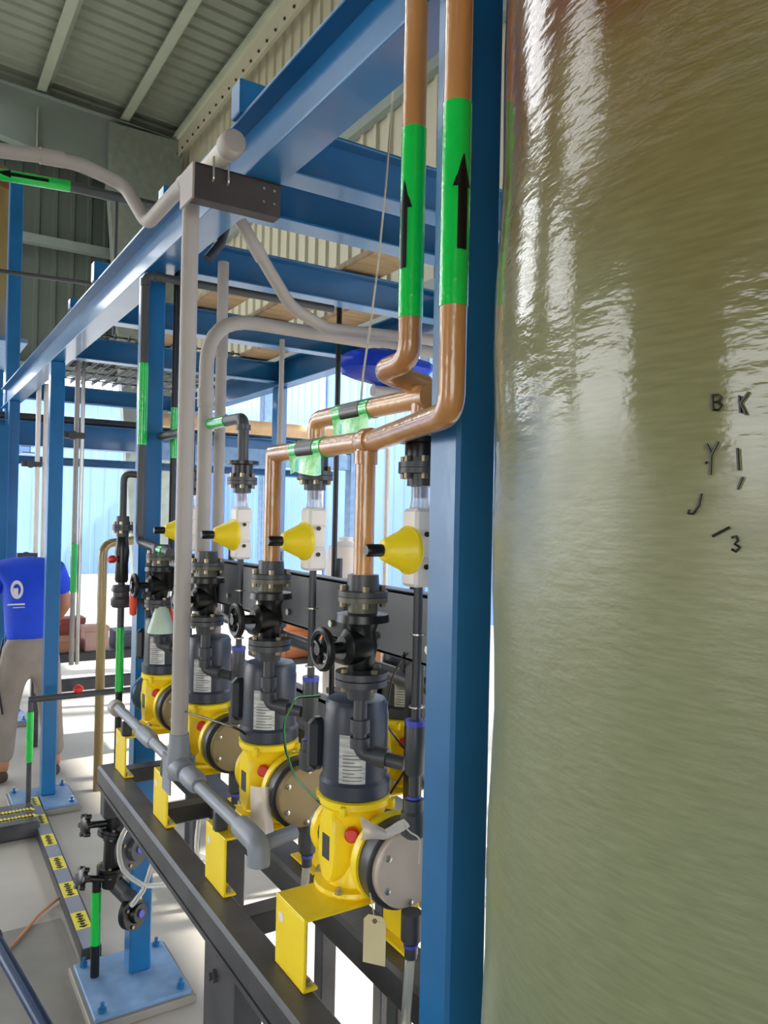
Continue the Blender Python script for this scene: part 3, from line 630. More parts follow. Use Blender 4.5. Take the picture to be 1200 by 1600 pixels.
conduit(pts, .021, 'beige conduit dropping from the left edge into the strut bracket', .06, [(A(62, 243, Y=2.5), A(100, 250, Y=2.5))])
qx = at(322, 600, Y=2.35).x
conduit([(qx, 2.35, 1.42), (qx, 2.35, 2.37), (2.1, 2.35, 2.37)], .023, 'grey conduit with a wide bend behind the long vertical conduit', .16, [((qx, 2.35, 2.08), (qx, 2.35, 2.14))])
p3 = at(345, 600, Y=2.62)
conduit([(p3.x, 2.62, 1.1), (p3.x, 2.62, 2.64)], .0195, 'straight grey conduit rising behind the bent one', .1, [((p3.x, 2.62, 2.3), (p3.x, 2.62, 2.42))])
conduit([A(375, 345, Y=2.08), A(425, 430, Y=2.08), A(455, 480, Y=2.08), A(510, 513, Y=2.08), A(690, 533, Y=2.08), (2.0, 2.08, 2.33)], .018, 'grey conduit slanting down under the cross beams', .12, [(A(398, 384, Y=2.08), A(410, 405, Y=2.08))])
t = conduit([A(325, 405, Y=2.62), A(345, 380, Y=2.62), A(355, 345, Y=2.62)], .017, 'short dark elbow pipe above the far grey conduit', .03, m=dgrey, name='elbow_pipe')
# black pipe at the middle post
xb = .735
conduit([(1.5, 2.80, 2.60), (xb, 2.80, 2.60), (xb, 2.80, 1.64), (xb+.02, 2.5, 1.615)], .0155, 'dark grey pipe running down the middle blue post', .03, [((xb, 2.8, 2.585), (xb, 2.8, 2.56)), ((xb+.03, 2.8, 2.60), (xb+.06, 2.8, 2.60))], m=dgrey, name='dark_pipe')
sleeve('marking_tape', (xb, 2.80, at(223, 695, X=xb).z), (xb, 2.80, at(226, 567, X=xb).z), .017, 'long green tape on the dark pipe left of the middle post')
sleeve('marking_tape', (xb+.016, 2.55, 1.618), (xb+.013, 2.62, 1.622), .0172, 'short green tape at the bottom bend before the middle post')
conduit([(.868, 2.86, 2.66), (.868, 2.86, 1.58)], .012, 'thin black pipe on the right side of the middle post', .03, m=black, name='dark_pipe')
sleeve('marking_tape', (.868, 2.86, 1.95), (.868, 2.86, 2.14), .0133, 'green tape on the thin black pipe right of the middle post')
# left black valve train
x, y = .672, 2.86
x = at(190, 900, Y=2.86).x
t = thing('valve_train', (x, y, .87), 'dark valve train with red knob at the far end of the skid', 'valve')
MB().path([(xb, 2.82, 1.88), (x, y, 1.885), (x, y, 1.2)], .0125, .03, 14).build('pipe', dgrey, t)
MB().cyl((x, y, 1.2), (x, y, .80), .0125, n=14).build('pipe', black, t)
flangeset(t, x, y, 1.70, .036)
MB().lathe([(.02, 1.49), (.024, 1.5), (.022, 1.56), (.026, 1.6), (.02, 1.65), (.014, 1.66)], (x, y, 0), n=16).build('valve_body', black, t)
MB().lathe([(.03, 1.40), (.036, 1.41), (.036, 1.43), (.028, 1.44), (.028, 1.455), (.036, 1.46), (.03, 1.48)], (x, y, 0), n=20).build('union', dgrey, t)
MB().lathe([(.006, 0), (.006, .018), (.014, .02), (.014, .035), (.008, .042)], (x-.015, y-.01, 1.575), (-.85, -.4, 0), 14).build('knob', red, t)
sleeve('marking_tape', (x, y, at(186, 1080, Y=y).z), (x, y, at(187, 980, Y=y).z), .0142, 'long green tape on the pipe below the red knob valve')
# ball valves with orange handles
for i, (px, py, Y, h, lab) in enumerate(((208, 940, 2.78, 44, 'small ball valve with orange lever beside the middle post'), (265, 958, 2.62, 52, 'small ball valve with orange lever left of the long conduit'))):
    c_ = at(px, py, Y=Y); t = thing('ball_valve', c_, lab, 'valve', 'ball valves with orange levers')
    mb = MB(); hh = h/2*Y/1.02/1200*1.0
    mb.lathe([(.003, -hh), (.012, -hh*.9), (.0135, -hh*.3), (.0135, hh*.4), (.011, hh*.9), (.003, hh)], c_, (0, 0, 1), 14); mb.build('lever', orange, t)
    MB().cyl(c_, c_+Vector((.06, .02, 0)), .009, n=12).lathe([(.02, -.03), (.024, -.02), (.024, .02), (.02, .03)], c_+Vector((.06, .02, 0)), (0, 0, 1), 16).build('body', dgrey, t)
    MB().cyl(c_+Vector((.06, .02, -.03)), c_+Vector((.06, .02, -.12)), .012, n=12).cyl(c_+Vector((.06, .02, .03)), (c_.x+.06, c_.y+.02, 1.6), .012, n=12).build('pipe', dgrey, t)
# translucent funnel under lever
c_ = at(252, 975, Y=2.58); o = MB().lathe([(.02, .06), (.045, -.02), (.045, -.028)], c_, n=20).build('drip_cup', mat('pale_green_plastic', (185, 205, 185), .4)); tag(o, 'pale green plastic cup behind the orange lever', 'cup')

# ------------------------------------------------------------------ lower black valves by the middle post foot
t = thing('valve_cluster', (.66, 2.75, .3), 'black flanged valve cluster in front of the middle post foot', 'valve')
pa = at(180, 1285, Y=2.92); pb = at(205, 1325, Y=2.86); pc = at(175, 1375, Y=2.92); pd = at(207, 1425, Y=2.86)
def blob(c, ax, r, name='flange', m=dgrey, nb=4):
    ax = Vector(ax).normalized()
    MB().lathe([(r*.6, -.03), (r*.62, -.012), (r, -.011), (r, .003)], c, ax, 22).lathe([(r, .005), (r, .016), (r*.6, .018), (r*.55, .04)], c, ax, 22).build(name, m, t)
    bolts('bolt', Vector(c)+ax*.003, ax, r*.8, nb, .0065, .02, brass, t)
MB().path([(pa.x, 2.93, .79), pa, pc, (pc.x, pc.y, pc.z-.02)], .036, .02, 16).build('body', black, t)
blob(pa+Vector((.0, 0, .05)), (0, 0, 1), .045); blob(pa-Vector((0, 0, .035)), (.2, 0, 1), .062, m=black)
blob(pb, (.5, -.8, .1), .072); blob(pc+Vector((0, 0, .04)), (0, 0, 1), .055, m=black)
MB().path([pc, at(195, 1395, Y=2.89), pd+Vector((0, 0, .04)), pd], .03, .03, 16).build('elbow', dgrey, t)
blob(pd-Vector((0, 0, .0)), (.5, -.8, .1), .06, m=black)
MB().path([pa, pb], .026, 0, 16).build('neck', dgrey, t)
for p in (pb, pd): MB().lathe([(.014, .02), (.014, .046)], p, (.5, -.8, .1), 14).build('blue_seal', bluering, t)
for p, q in ((at(132, 1290, Y=2.90), pa-Vector((0, 0, .0))), (at(126, 1372, Y=2.90), pc)):
    h = MB(); ax = (q-p).normalized(); h.cyl(p, q, .012, n=12); h.lathe([(.026, 0), (.032, .004), (.032, .016), (.02, .02)], p-ax*.006, ax, 16)
    u = ax.orthogonal().normalized(); w_ = ax.cross(u)
    for k in range(6):
        a = k*PI/3; h.lathe([(.009, 0), (.009, .02)], p+(u*math.cos(a)+w_*math.sin(a))*.034-ax*.006, ax, 10)
    h.build('handwheel', black, t)
pe = at(152, 1385, Y=2.92); pf = at(143, 1515, Y=2.95)
o = MB().cyl((pe.x, 2.93, .0), (pe.x, 2.93, pe.z+.03), .016, n=14).build('drain_pipe', black, t)
sleeve('marking_tape', (pe.x, 2.93, at(150, 1475, Y=2.93).z), (pe.x, 2.93, at(152, 1392, Y=2.93).z), .0178, 'green tape on the drain pipe under the black valve cluster')
h = MB().path([at(205, 1415, Y=2.60), at(225, 1390, Y=2.58), at(238, 1350, Y=2.56), at(243, 1310, Y=2.56), at(225, 1283, Y=2.56), at(200, 1287, Y=2.5), at(184, 1320, Y=2.5), at(190, 1362, Y=2.5), at(225, 1385, Y=2.5), at(285, 1380, Y=2.55), at(325, 1340, Y=2.6), (.86, 2.5, .60), (.88, 2.5, .79)], .008, .12, 10, 6).build('clear_hose', clear)
tag(h, 'clear plastic hose looping from the black valve cluster', 'hose')

# hoses under heads
for i in range(2):
    y = PYS[i]-.18; o = MB().path([(HX, y, .945), (HX-.004, y, .88), (HX-.02, y-.01, .75), (HX-.03, y+.02, .45), (HX-.01, y+.04, .012)], .0095, .1, 10).build('clear_hose', clear)
    tag(o, ['clear hose hanging from the pump head nearest the big tank', 'clear hose hanging from the second pump head'][i], 'hose', 'clear hoses below pump heads')
# tags, bags and wires
t = thing('tag', at(585, 1470, X=.745), 'manila card tag hanging from the nearest pump', 'tag')
c_ = at(585, 1470, X=.745); R = Matrix.Rotation(math.radians(-52), 3, 'Z')
MB().box(-.0215, .0215, -.0006, .0006, -.042, .036, R=R, at=c_).add([R @ Vector(v)+c_ for v in ((-.0215, 0, .036), (.0215, 0, .036), (.013, 0, .046), (-.013, 0, .046))], [(0, 1, 2, 3)]).build('card', manila, t)
MB().lathe([(.0045, 0), (.0045, .002)], c_+Vector((0, 0, .036))+R @ Vector((0, -.002, 0)), R @ Vector((0, 1, 0)), 10).build('eyelet', brass, t)
MB().path([c_+Vector((0, 0, .036)), at(582, 1415, X=.75), at(578, 1395, X=.752)], .0012, .01, 6).build('string', ropem, t)
def bag(pts, lab, cp, y):
    n = len(pts)//2; mb = MB(); m = 8; vs = []; f = []
    for i in range(m+1):
        u = i/m; k = u*(n-1); a = min(int(k), n-2); w_ = k-a
        L_ = Vector(pts[a]).lerp(Vector(pts[a+1]), w_); R_ = Vector(pts[n+a]).lerp(Vector(pts[n+a+1]), w_)
        for j in range(5):
            v = j/4; p = L_.lerp(R_, v); p.y += .012*math.sin(v*PI)*-1+.003*math.sin(9*u+5*v); vs.append(p)
    for i in range(m):
        for j in range(4): q = i*5+j; f.append((q, q+1, q+6, q+5))
    o = mb.add(vs, f).build('plastic_bag', mat('cloudy_bag', (215, 205, 200), .3, var=.05, alpha=.8)); tag(o, lab, 'bag', 'cloudy plastic tag bags')
bag([A(562, 1275, Y=1.21), A(600, 1295, Y=1.19), A(632, 1280, Y=1.17), A(562, 1312, Y=1.21), A(600, 1312, Y=1.19), A(636, 1294, Y=1.17)], 'cloudy plastic bag tied in front of the nearest yellow gearbox', None, 0)
bag([A(392, 1228, Y=1.66), A(391, 1270, Y=1.65), A(390, 1315, Y=1.64), A(420, 1228, Y=1.66), A(424, 1270, Y=1.65), A(430, 1315, Y=1.64)], 'cloudy plastic bag hanging on the second yellow gearbox', None, 0)
t = thing('wire', (.7, 1.6, 1.25), 'black and green wires sagging between the two nearest motors', 'wire')
wp = [A(500, 1088, X=.74), A(462, 1090, X=.72), A(443, 1130, X=.72), A(445, 1170, X=.72), A(460, 1215, X=.72), A(500, 1255, X=.73), A(520, 1265, X=.75)]
MB().path(wp, .0022, .04, 8).build('black_wire', inkblack, t)
MB().path([tuple(Vector(p)+Vector((-.002, -.006-.004*(k % 2), .004))) for k, p in enumerate(wp)], .0013, .04, 8).build('green_wire', greenwire, t)
o = MB().path([A(290, 1112, X=.66), A(340, 1128, X=.68), A(375, 1140, X=.70), A(385, 1150, X=.74)], .0028, .05, 8).build('wire', inkblack); tag(o, 'black wire from the long conduit to the second motor', 'wire')
o = MB().path([A(610, 1240, X=.86), A(632, 1205, X=.87), A(640, 1180, X=.87), A(600, 1130, X=.90), A(612, 1060, X=.90), A(632, 1020, X=.88)], .0022, .04, 8).build('wire', inkblack); tag(o, 'black wire loop behind the nearest motor', 'wire')
o = MB().path([A(655, 1350, Y=1.09), A(658, 1310, Y=1.09), A(640, 1300, Y=1.10), A(628, 1285, Y=1.10)], .0016, .02, 6).build('string', ropem); tag(o, 'pale string knotted on the nearest pump head', 'string')

# rope, tarp
rt = at(612, 150, Y=2.6)
o = MB().path([at(617, 100, Y=1.82), at(611, 180, Y=1.80), at(603, 290, Y=1.77), at(590, 420, Y=1.72), at(577, 520, Y=1.66), at(568, 580, Y=1.6), at(565, 612, Y=1.56), at(564, 640, Y=1.5)], .0028, .05, 8).build('rope', ropem)
tag(o, 'thin pale rope hanging from the blue beam to the tan pipe', 'rope')
mb = MB(); vs = []; f = []; cc = at(605, 575, Y=2.0)
for i in range(13):
    for j in range(17):
        th = PI*i/12; ph = 2*PI*j/16; r = 1+.06*math.sin(5*ph+3*th)+.06*math.sin(7*th+2*ph)
        vs.append((cc.x+.16*r*math.sin(th)*math.cos(ph), cc.y+.09*r*math.sin(th)*math.sin(ph), cc.z+.055*r*math.cos(th)))
for i in range(12):
    for j in range(16): q = i*17+j; f.append((q, q+1, q+18, q+17))
o = mb.add(vs, f).build('tarp', tarpm); tag(o, 'bundled blue tarp stuffed behind the tan pipes', 'tarp')
o = MB().cyl((cc.x-.05, 2.0, cc.z-.075), (2.28, 2.0, cc.z-.075), .018, n=14).build('tray_pipe', grey); tag(o, 'grey pipe under the blue tarp bundle', 'pipe')
# thin vertical pipes behind
vert = [(526, 480, 900, 3.4, .014, black, 'thin black pipe standing behind the tan elbow'),
        (437, 530, 900, 3.6, .013, grey, 'thin grey drop pipe behind the nearest cross pipe'),
        (117, 545, 1040, 5.3, .016, grey, 'left pipe of the pair beside the far front post'),
        (126, 545, 1040, 5.3, .013, steel, 'right pipe of the pair beside the far front post'),
        (57, 600, 960, 6.3, .018, white, 'left white pipe behind the worker'),
        (69, 600, 960, 6.3, .018, white, 'right white pipe behind the worker'),
        (603, 700, 960, 3.0, .012, white, 'thin white pipe seen between the two nearest cone valves')]
for px, y0, y1, Y, r, m, lab in vert:
    a = at(px, (y0+y1)/2, Y=Y); zt_, zb2 = at(px, y0, Y=Y).z, 0.0
    if y1 == 1040: zb2 = .74
    tag(MB().cyl((a.x, Y, zb2), (a.x, Y, zt_ if zt_ > 2.6 or px in (57, 69, 603) else 2.66), r, n=12).build('vertical_pipe', m), lab, 'pipe', 'thin vertical pipes behind the frame')
a = at(114, 890, Y=5.3); sleeve('marking_tape', (a.x, 5.28, at(114, 925, Y=5.3).z), (a.x, 5.28, at(114, 850, Y=5.3).z), .02, 'green tape on the pipe pair beside the far front post')
for i, (px, py) in enumerate(((45, 725), (38, 868), (110, 680))):
    p = at(px, py, Y=6.3 if i < 2 else 5.3); o = MB().box(-.05, .09, -.02, .02, -.02, .02, .004, at=p).lathe([(.03, 0), (.03, .02)], p+Vector((.01, -.03, 0)), (0, 1, 0), 12).build('pipe_clamp', dgrey)
    tag(o, ['upper pipe clamp on the white pipe pair', 'lower pipe clamp on the white pipe pair', 'pipe clamp beside the far front post'][i], 'clamp', 'pipe clamps in the background')

# ------------------------------------------------------------------ background bench, crates, drum, pipes
t = thing('bench', (1.5, 5.9, 0), 'long black steel bench behind the far front post', 'bench')
MB().box(.8, 2.0, 5.6, 6.2, .70, .76, .004).build('top', blacksteel, t); MB().box(.8, 2.0, 5.6, 5.66, .50, .58, .004).build('front_rail', blacksteel, t)
for x in (.85, 1.9):
    for y in (5.62, 6.12): MB().box(x, x+.05, y, y+.05, 0, .70).build('leg', blacksteel, t)
clut = [((.95, 5.75), (.22, .2, .09), cardboard, 'flat cardboard box on the black bench'), ((1.2, 5.72), (.16, .16, .17), mat('pinkish_box', (205, 165, 150), .8), 'pinkish carton on the black bench'),
        ((1.42, 5.8), (.16, .2, .12), mat('grey_bin', (85, 90, 105), .5), 'blue grey bin on the black bench'), ((1.6, 5.72), (.12, .16, .20), cardboard, 'tall cardboard box on the black bench'),
        ((1.05, 6.0), (.25, .15, .2), mat('brick_red_box', (165, 90, 75), .7), 'brick red box at the back of the bench')]
for (x, y), (a, b, c2), m, lab in clut:
    t = thing('box', (x, y, .76), lab, 'box', 'boxes on the black bench'); MB().box(-a/2, a/2, -b/2, b/2, 0, c2*.8, .003, at=(x, y, .76)).build('carton', m, t)
    MB().box(-a/2-.004, a/2+.004, -b/2-.004, b/2+.004, c2*.8, c2, .003, at=(x, y, .76)).build('lid', m, t)
o = thing('low_pipe', (.9, 4.6, .6), 'horizontal dark pipe with a red valve crossing behind the far post', 'pipe')
yl = 4.8; zl2 = at(120, 1086, Y=yl).z
MB().cyl((at(45, 1086, Y=yl).x, yl, zl2), (at(215, 1078, Y=yl).x, yl, zl2), .018, n=14).build('tube', dgrey, o)
MB().lathe([(.012, 0), (.03, .02), (.03, .035), (.01, .05)], (at(122, 1086, Y=yl).x, yl, zl2+.01), n=14).build('valve_knob', red, o)
MB().path([(at(48, 1086, Y=yl).x, yl, zl2), (at(48, 1086, Y=yl).x, yl, 0)], .014, 0).build('drop_leg', dgrey, o)
sleeve('marking_tape', (at(46, 1180, Y=yl).x, yl, at(46, 1190, Y=yl).z), (at(46, 1180, Y=yl).x, yl, at(46, 1112, Y=yl).z), .0195, 'green tape on the short vertical pipe beside the far front post')
a = at(160, 900, Y=5.0); o = MB().path([(a.x, 5.0, 0), (a.x, 5.0, at(160, 850, Y=5.0).z), (a.x+.2, 5.05, at(160, 845, Y=5.0).z)], .028, .08, 16).build('fibreglass_pipe', tan2); tag(o, 'olive fibreglass elbow pipe rising beyond the far valve train', 'pipe')
t = thing('drum', (2.35, 3.4, 0), 'white plastic drum seen between the two nearest tan pipes', 'drum')
q = at(540, 870, Y=3.9); MB().lathe([(.10, 0), (.12, .03), (.12, .55), (.115, .57), (.12, .6), (.12, q.z-.02), (.10, q.z+.06), (.05, q.z+.09)], (q.x, 3.9, 0), n=28).build('shell', white, t)
MB().lathe([(.04, 0), (.04, .03)], (q.x, 3.9, q.z+.085), n=16).build('lid', white, t)
def crate(px, py, Y, w_, h_, lab):
    p = at(px, py, Y=Y); t = thing('crate', (p.x, Y, p.z-h_/2), lab, 'crate', 'orange crates behind the pumps'); z0 = p.z-h_/2
    for k in range(3): MB().box(p.x-w_/2, p.x+w_/2, Y-.15, Y+.15, z0+h_*k/3, z0+h_*(k+.8)/3, .004).build('slat', orangecrate, t)
    MB().box(p.x-w_/2+.01, p.x+w_/2-.01, Y-.14, Y+.14, z0, z0+h_-.02).build('inner_box', orangecrate, t)
    return z0
z0 = crate(480, 985, 4.2, .42, .26, 'orange slatted crate behind the second black valve')
z0b = crate(620, 1040, 3.3, .3, .24, 'orange slatted crate behind the nearest black valve')
for (px, Y, z) in ((480, 4.2, z0), (620, 3.3, z0b)):
    p = at(px, 1000, Y=Y); t = thing('table', (p.x, Y, 0), ['plain grey table under the far orange crate', 'plain grey table under the near orange crate'][px == 620], 'table', 'tables under the crates')
    MB().box(p.x-.3, p.x+.3, Y-.2, Y+.2, z-.03, z, .004).build('table_top', dgrey, t)
    for sx in (-.26, .24):
        for sy in (-.18, .16): MB().box(p.x+sx, p.x+sx+.03, Y+sy, Y+sy+.03, 0, z-.03).build('leg', dgrey, t)
for i, (y0, z, m, r, lab) in enumerate(((660, 0, mat('pale_orange_pipe', (235, 190, 140), .5), .07, 'pale orange horizontal pipe across the far bay'), (648, 0, dgrey, .04, 'grey horizontal pipe on the far blue beam'))):
    Y = 7.2 if i == 0 else 8.2; z = at(300, y0, Y=Y).z if i == 0 else 2.64
    tag(MB().cyl((1.9 if i == 0 else -1, Y, z), (4.2, Y, z), r, n=16).build('horizontal_pipe', m), lab, 'pipe')
o = MB().box(1.9, 4.2, 7.0, 7.1, 2.22, 2.38, .004).build('far_beam', paleblue); tag(o, 'pale blue horizontal beam below the orange pipe', 'beam')
tag(MB().box(4.0, 4.12, 6.99, 7.11, 0, 2.9).build('far_post', paleblue), 'pale blue post holding the far pale beam', 'post')
# planks and plates stored above the frame
for i, (x, y) in enumerate(((1.25, 3.4), (1.6, 2.9), (1.95, 3.4))):
    o = MB().box(x, x+.2, y-.35, y+1.6, ZT, ZT+.03, .003).build('plank', wood); tag(o, ['timber plank over the cross beams, nearest the front beam', 'timber plank over the cross beams, middle one', 'timber plank over the cross beams, nearest the rear beam'][i], 'plank', 'timber planks on the frame')
gt = thing('floor_grating', (1.5, 4.5, ZT), 'steel bar grating lying on the far cross beams', 'grating')
for k in range(16): MB().box(.86+.085*k, .868+.085*k, 4.92, 6.9, ZT, ZT+.03).build('bar', blacksteel, gt)
for k in range(6): MB().box(.86, 2.14, 4.98+.36*k, 4.99+.36*k, ZT+.02, ZT+.03).build('tie_bar', blacksteel, gt)
# rear yellow and black things in the left background
# ------------------------------------------------------------------ left floor items
def onfloor(px, py, z=0): return at(px, py, Z=z)
cb = thing('kerb', (.66, 4, 0), 'low kerb with yellow and grey tape along the floor', 'kerb')
k0 = onfloor(50, 1245, .05); k1 = onfloor(143, 1478, .05)
d = (k1-k0); L_ = d.length; d.normalize(); n_ = Vector((d.y, -d.x, 0)); 
def strip(p, q, wd, z0, z1): # box strip from p to q
    vs = []
    for a in (p, q):
        for s_ in (-wd/2, wd/2):
            for z in (z0, z1): vs.append((a.x+n_.x*s_, a.y+n_.y*s_, z))
    return MB().add(vs, [(0, 1, 3, 2), (4, 6, 7, 5), (0, 4, 5, 1), (2, 3, 7, 6), (0, 2, 6, 4), (1, 5, 7, 3)])
strip(k0, k1, .075, 0, .045).build('kerb_bar', blacksteel, cb, False)
N_ = 12
for k in range(N_):
    a = k0+d*(L_*k/N_); b = k0+d*(L_*(k+1)/N_)
    o = strip(a, b, .06, .045, .048 if k % 2 else .0475).build('tape_segment', tapegrey if k % 2 else tapeyel, cb, False)
    if k % 2 == 0:
        mb = MB()
        for j in range(6):
            c_ = a+(b-a)*((j+.8)/7); mb.add(strip(c_, c_+d*.008, .03 if j % 2 else .02, .048, .049).v, strip(c_, c_, .03, .048, .049).f)
            mb.add(strip(c_+d*.008, c_+d*.014, .012, .048, .049).v, strip(c_, c_, .03, .048, .049).f)
        mb.build('print', inkblack, o, False)
sp = thing('spill_ramp', (.4, 4.4, 0), 'black cable ramp edged with yellow and black teeth at the left edge', 'ramp')
r0 = onfloor(-70, 1300); r1 = onfloor(58, 1297)
MB().box(r0.x-.1, r1.x, r1.y-.1, r1.y+.22, 0, .085, .01).build('body', blacksteel, sp)
mb = MB(); n = 26
for row in (0, .10):
    for k in range(n):
        x = r0.x-.1+(r1.x-r0.x+.08)*k/n; mb.add([(x, r1.y-.02+row, .0855), (x+.02, r1.y+.03+row, .0855), (x+.04, r1.y-.02+row, .0855), (x+.02, r1.y-.03+row, .0855)], [(0, 1, 2, 3)])
mb.build('hazard_teeth', tapeyel, sp, False)['kind'] = 'stuff'
# darker floor trench area
o = MB().box(-2.5, .62, .2, 3.5, .0, .004).build('floor', dconcrete); o['kind'] = 'structure'
# dark blue rail and air line at bottom left
p0 = at(-6, 1470, Y=2.1); p1 = at(90, 1640, Y=1.72)
o = MB().cyl(p0, p1, .02, n=16).build('handrail', mat('navy_paint', (20, 55, 100), .35)); 
p2 = at(0, 1400, Y=2.25)
dd = (p1-p0).normalized()
t_ = thing('slanted_rail', (p1.x, p1.y, 0), 'dark blue slanted handrail in the bottom left corner', 'rail'); bpy.data.objects.remove(o)
g_ = p1+dd*(p1.z/abs(dd.z)); MB().cyl(p0, g_, .016, n=16).build('tube', MATS['navy_paint'], t_)
MB().lathe([(.017, 0), (.02, -.02), (.018, -.04)], p0, dd, 14).build('end_cap', black, t_)
h = MB().path([at(-20, 1500, Z=.012), at(20, 1478, Z=.012), at(60, 1430, Z=.012), at(105, 1392, Z=.02), at(125, 1380, Z=.05), at(160, 1372, Z=.012), at(255, 1355, Z=.012)], .006, .1, 8).build('air_hose', mat('rust_orange_hose', (190, 130, 85), .6)); tag(h, 'thin orange hose lying on the floor at left', 'hose')

# ------------------------------------------------------------------ worker, seen from behind, bending over
wx, wy = .74, 5.42
wk = thing('person', (wx, wy, 0), 'person in bright blue shirt and grey trousers bending away behind the far post', 'person')
def skin_mesh(name, joints, edges, m, parent, sub=2):
    me = bpy.data.meshes.new(name); org = wloc(parent); me.from_pydata([tuple(Vector(j[:3])) for j in joints], edges, [])
    me.materials.append(m); o = bpy.data.objects.new(name, me); COL.objects.link(o); o.parent = parent
    md = o.modifiers.new('skin', 'SKIN'); md.use_smooth_shade = True
    lay = me.skin_vertices[0].data if me.skin_vertices else None
    if lay is None:
        bpy.context.view_layer.update()
    if not me.skin_vertices:
        bpy.context.view_layer.objects.active = o; bpy.ops.mesh.customdata_skin_add()
    for i, j in enumerate(joints): me.skin_vertices[0].data[i].radius = (j[3], j[4] if len(j) > 4 else j[3])
    me.skin_vertices[0].data[0].use_root = True
    s = o.modifiers.new('sub', 'SUBSURF'); s.levels = sub; s.render_levels = sub
    return o
skinm = mat('skin', (190, 130, 100), .55, var=.05)
# local coordinates, facing +Y (away); pelvis first
J = [(0, 0, .86, .10), (0, .03, 1.02, .10), (0, .10, 1.2, .14), (0, .17, 1.34, .11), (0, .27, 1.35, .055), (0, .36, 1.28, .085), (0, .41, 1.21, .07),
     (-.17, .18, 1.33, .055), (-.25, .22, 1.10, .045), (-.2, .38, .96, .033), (.17, .18, 1.33, .055), (.25, .22, 1.10, .045), (.2, .38, .96, .033),
     (-.1, 0, .80, .085), (-.13, .03, .46, .06), (-.15, -.02, .10, .04), (-.15, .09, .04, .035), (.1, 0, .80, .085), (.13, .03, .46, .06), (.16, -.02, .10, .04), (.17, .09, .04, .035)]
E_ = [(0, 1), (1, 2), (2, 3), (3, 4), (4, 5), (5, 6), (3, 7), (7, 8), (8, 9), (3, 10), (10, 11), (11, 12), (0, 13), (13, 14), (14, 15), (15, 16), (0, 17), (17, 18), (18, 19), (19, 20)]
skin_mesh('body', J, E_, skinm, wk)
skin_mesh('shirt', [(0, 0, .83, .17, .14), (0, .03, 1.05, .165, .13), (0, .09, 1.2, .18, .145), (0, .16, 1.33, .16, .12), (0, .22, 1.385, .07), (-.17, .17, 1.33, .085), (-.235, .21, 1.17, .07), (.17, .17, 1.33, .085), (.235, .21, 1.17, .07)],
          [(0, 1), (1, 2), (2, 3), (3, 4), (3, 5), (5, 6), (3, 7), (7, 8)], mat('bright_blue_cloth', (15, 70, 215), .7, var=.1), wk)
skin_mesh('trousers', [(0, 0, .985, .15, .125), (0, 0, .84, .15, .13), (-.1, 0, .72, .10), (-.13, .03, .46, .08), (-.15, -.01, .12, .068), (.1, 0, .72, .10), (.13, .03, .46, .08), (.16, -.01, .12, .068)],
          [(0, 1), (1, 2), (2, 3), (3, 4), (1, 5), (5, 6), (6, 7)], mat('grey_brown_cloth', (150, 138, 128), .85, var=.12, bump=.2, bscale=20), wk)
for s_ in (-1, 1):
    skin_mesh('boot', [(s_*.155, -.05, .045, .045), (s_*.155, .04, .04, .045, .04), (s_*.165, .14, .035, .042, .032)], [(0, 1), (1, 2)], mat('boot_leather', (85, 70, 58), .7), wk)
    for k in range(5):                                                  # hands on the bench rail
        skin_mesh('finger' if k < 4 else 'thumb', [(s_*.2, .39, .95, .018), (s_*(.175+.018*k), .44+.012*(1.5-abs(k-1.5)), .935, .009), (s_*(.175+.018*k), .47+.012*(1.5-abs(k-1.5)), .915, .007)], [(0, 1), (1, 2)], skinm, wk, 1)
skin_mesh('hair', [(0, .36, 1.33, .075), (0, .43, 1.29, .08), (0, .47, 1.24, .06)], [(0, 1), (1, 2)], mat('dark_hair', (50, 38, 30), .8), wk)
# printed emblem on the back of the shirt
mb = MB(); n = 20; vs = [(wx-.10, wy-.075, 1.255)]; zc = 1.255
for k in range(n): a = 2*PI*k/n; vs.append((wx-.10+.035*math.cos(a), wy-.078+.02*math.sin(a)*.6, zc+.055*math.sin(a)))
eo = MB().lathe([(.028, 0), (.046, 0), (.046, .004), (.028, .004)], (0, 0, 0), (0, -1, 0), 24, cap=False)
eo.v = [(v[0]*.8+wx-.095, v[1]+wy-.066+.35*v[2], v[2]*1.25+1.235) for v in eo.v]
eo.build('shirt_emblem', white, wk)
e2 = MB().box(-.016, .012, -.002, .002, -.045, .01, .001, at=(wx-.10, wy-.074, 1.235)).box(-.07, .03, -.002, .002, -.006, .004, .001, at=(wx-.08, wy-.092, 1.145)).box(-.04, .03, -.002, .002, -.003, .002, .001, at=(wx-.08, wy-.097, 1.125))
e2.build('shirt_print', white, wk)
MB().path([(wx-.165, wy-.06, .93), (wx-.2, wy-.03, .7), (wx-.16, wy-.06, .45)], .006, .1, 8).build('lanyard', inkblack, wk)

# back-row odds and ends near the far end of the manifold
for i, (px, py, Y, s_, m, lab) in enumerate(((300, 925, 2.95, .09, black, 'black junction block behind the third valve'), (262, 905, 2.92, .09, dgrey, 'dark square actuator right of the middle post'))):
    p = at(px, py, Y=Y); t = thing('junction_box', p-Vector((0, 0, s_/2)), lab, 'box'); MB().box(-s_/2, s_/2, -.03, .03, -s_/2, s_/2, .008, at=p).build('housing', m, t)
    MB().box(-s_*.3, s_*.3, -.036, -.03, -s_*.3, s_*.3, .002, at=p).build('cover', m, t)

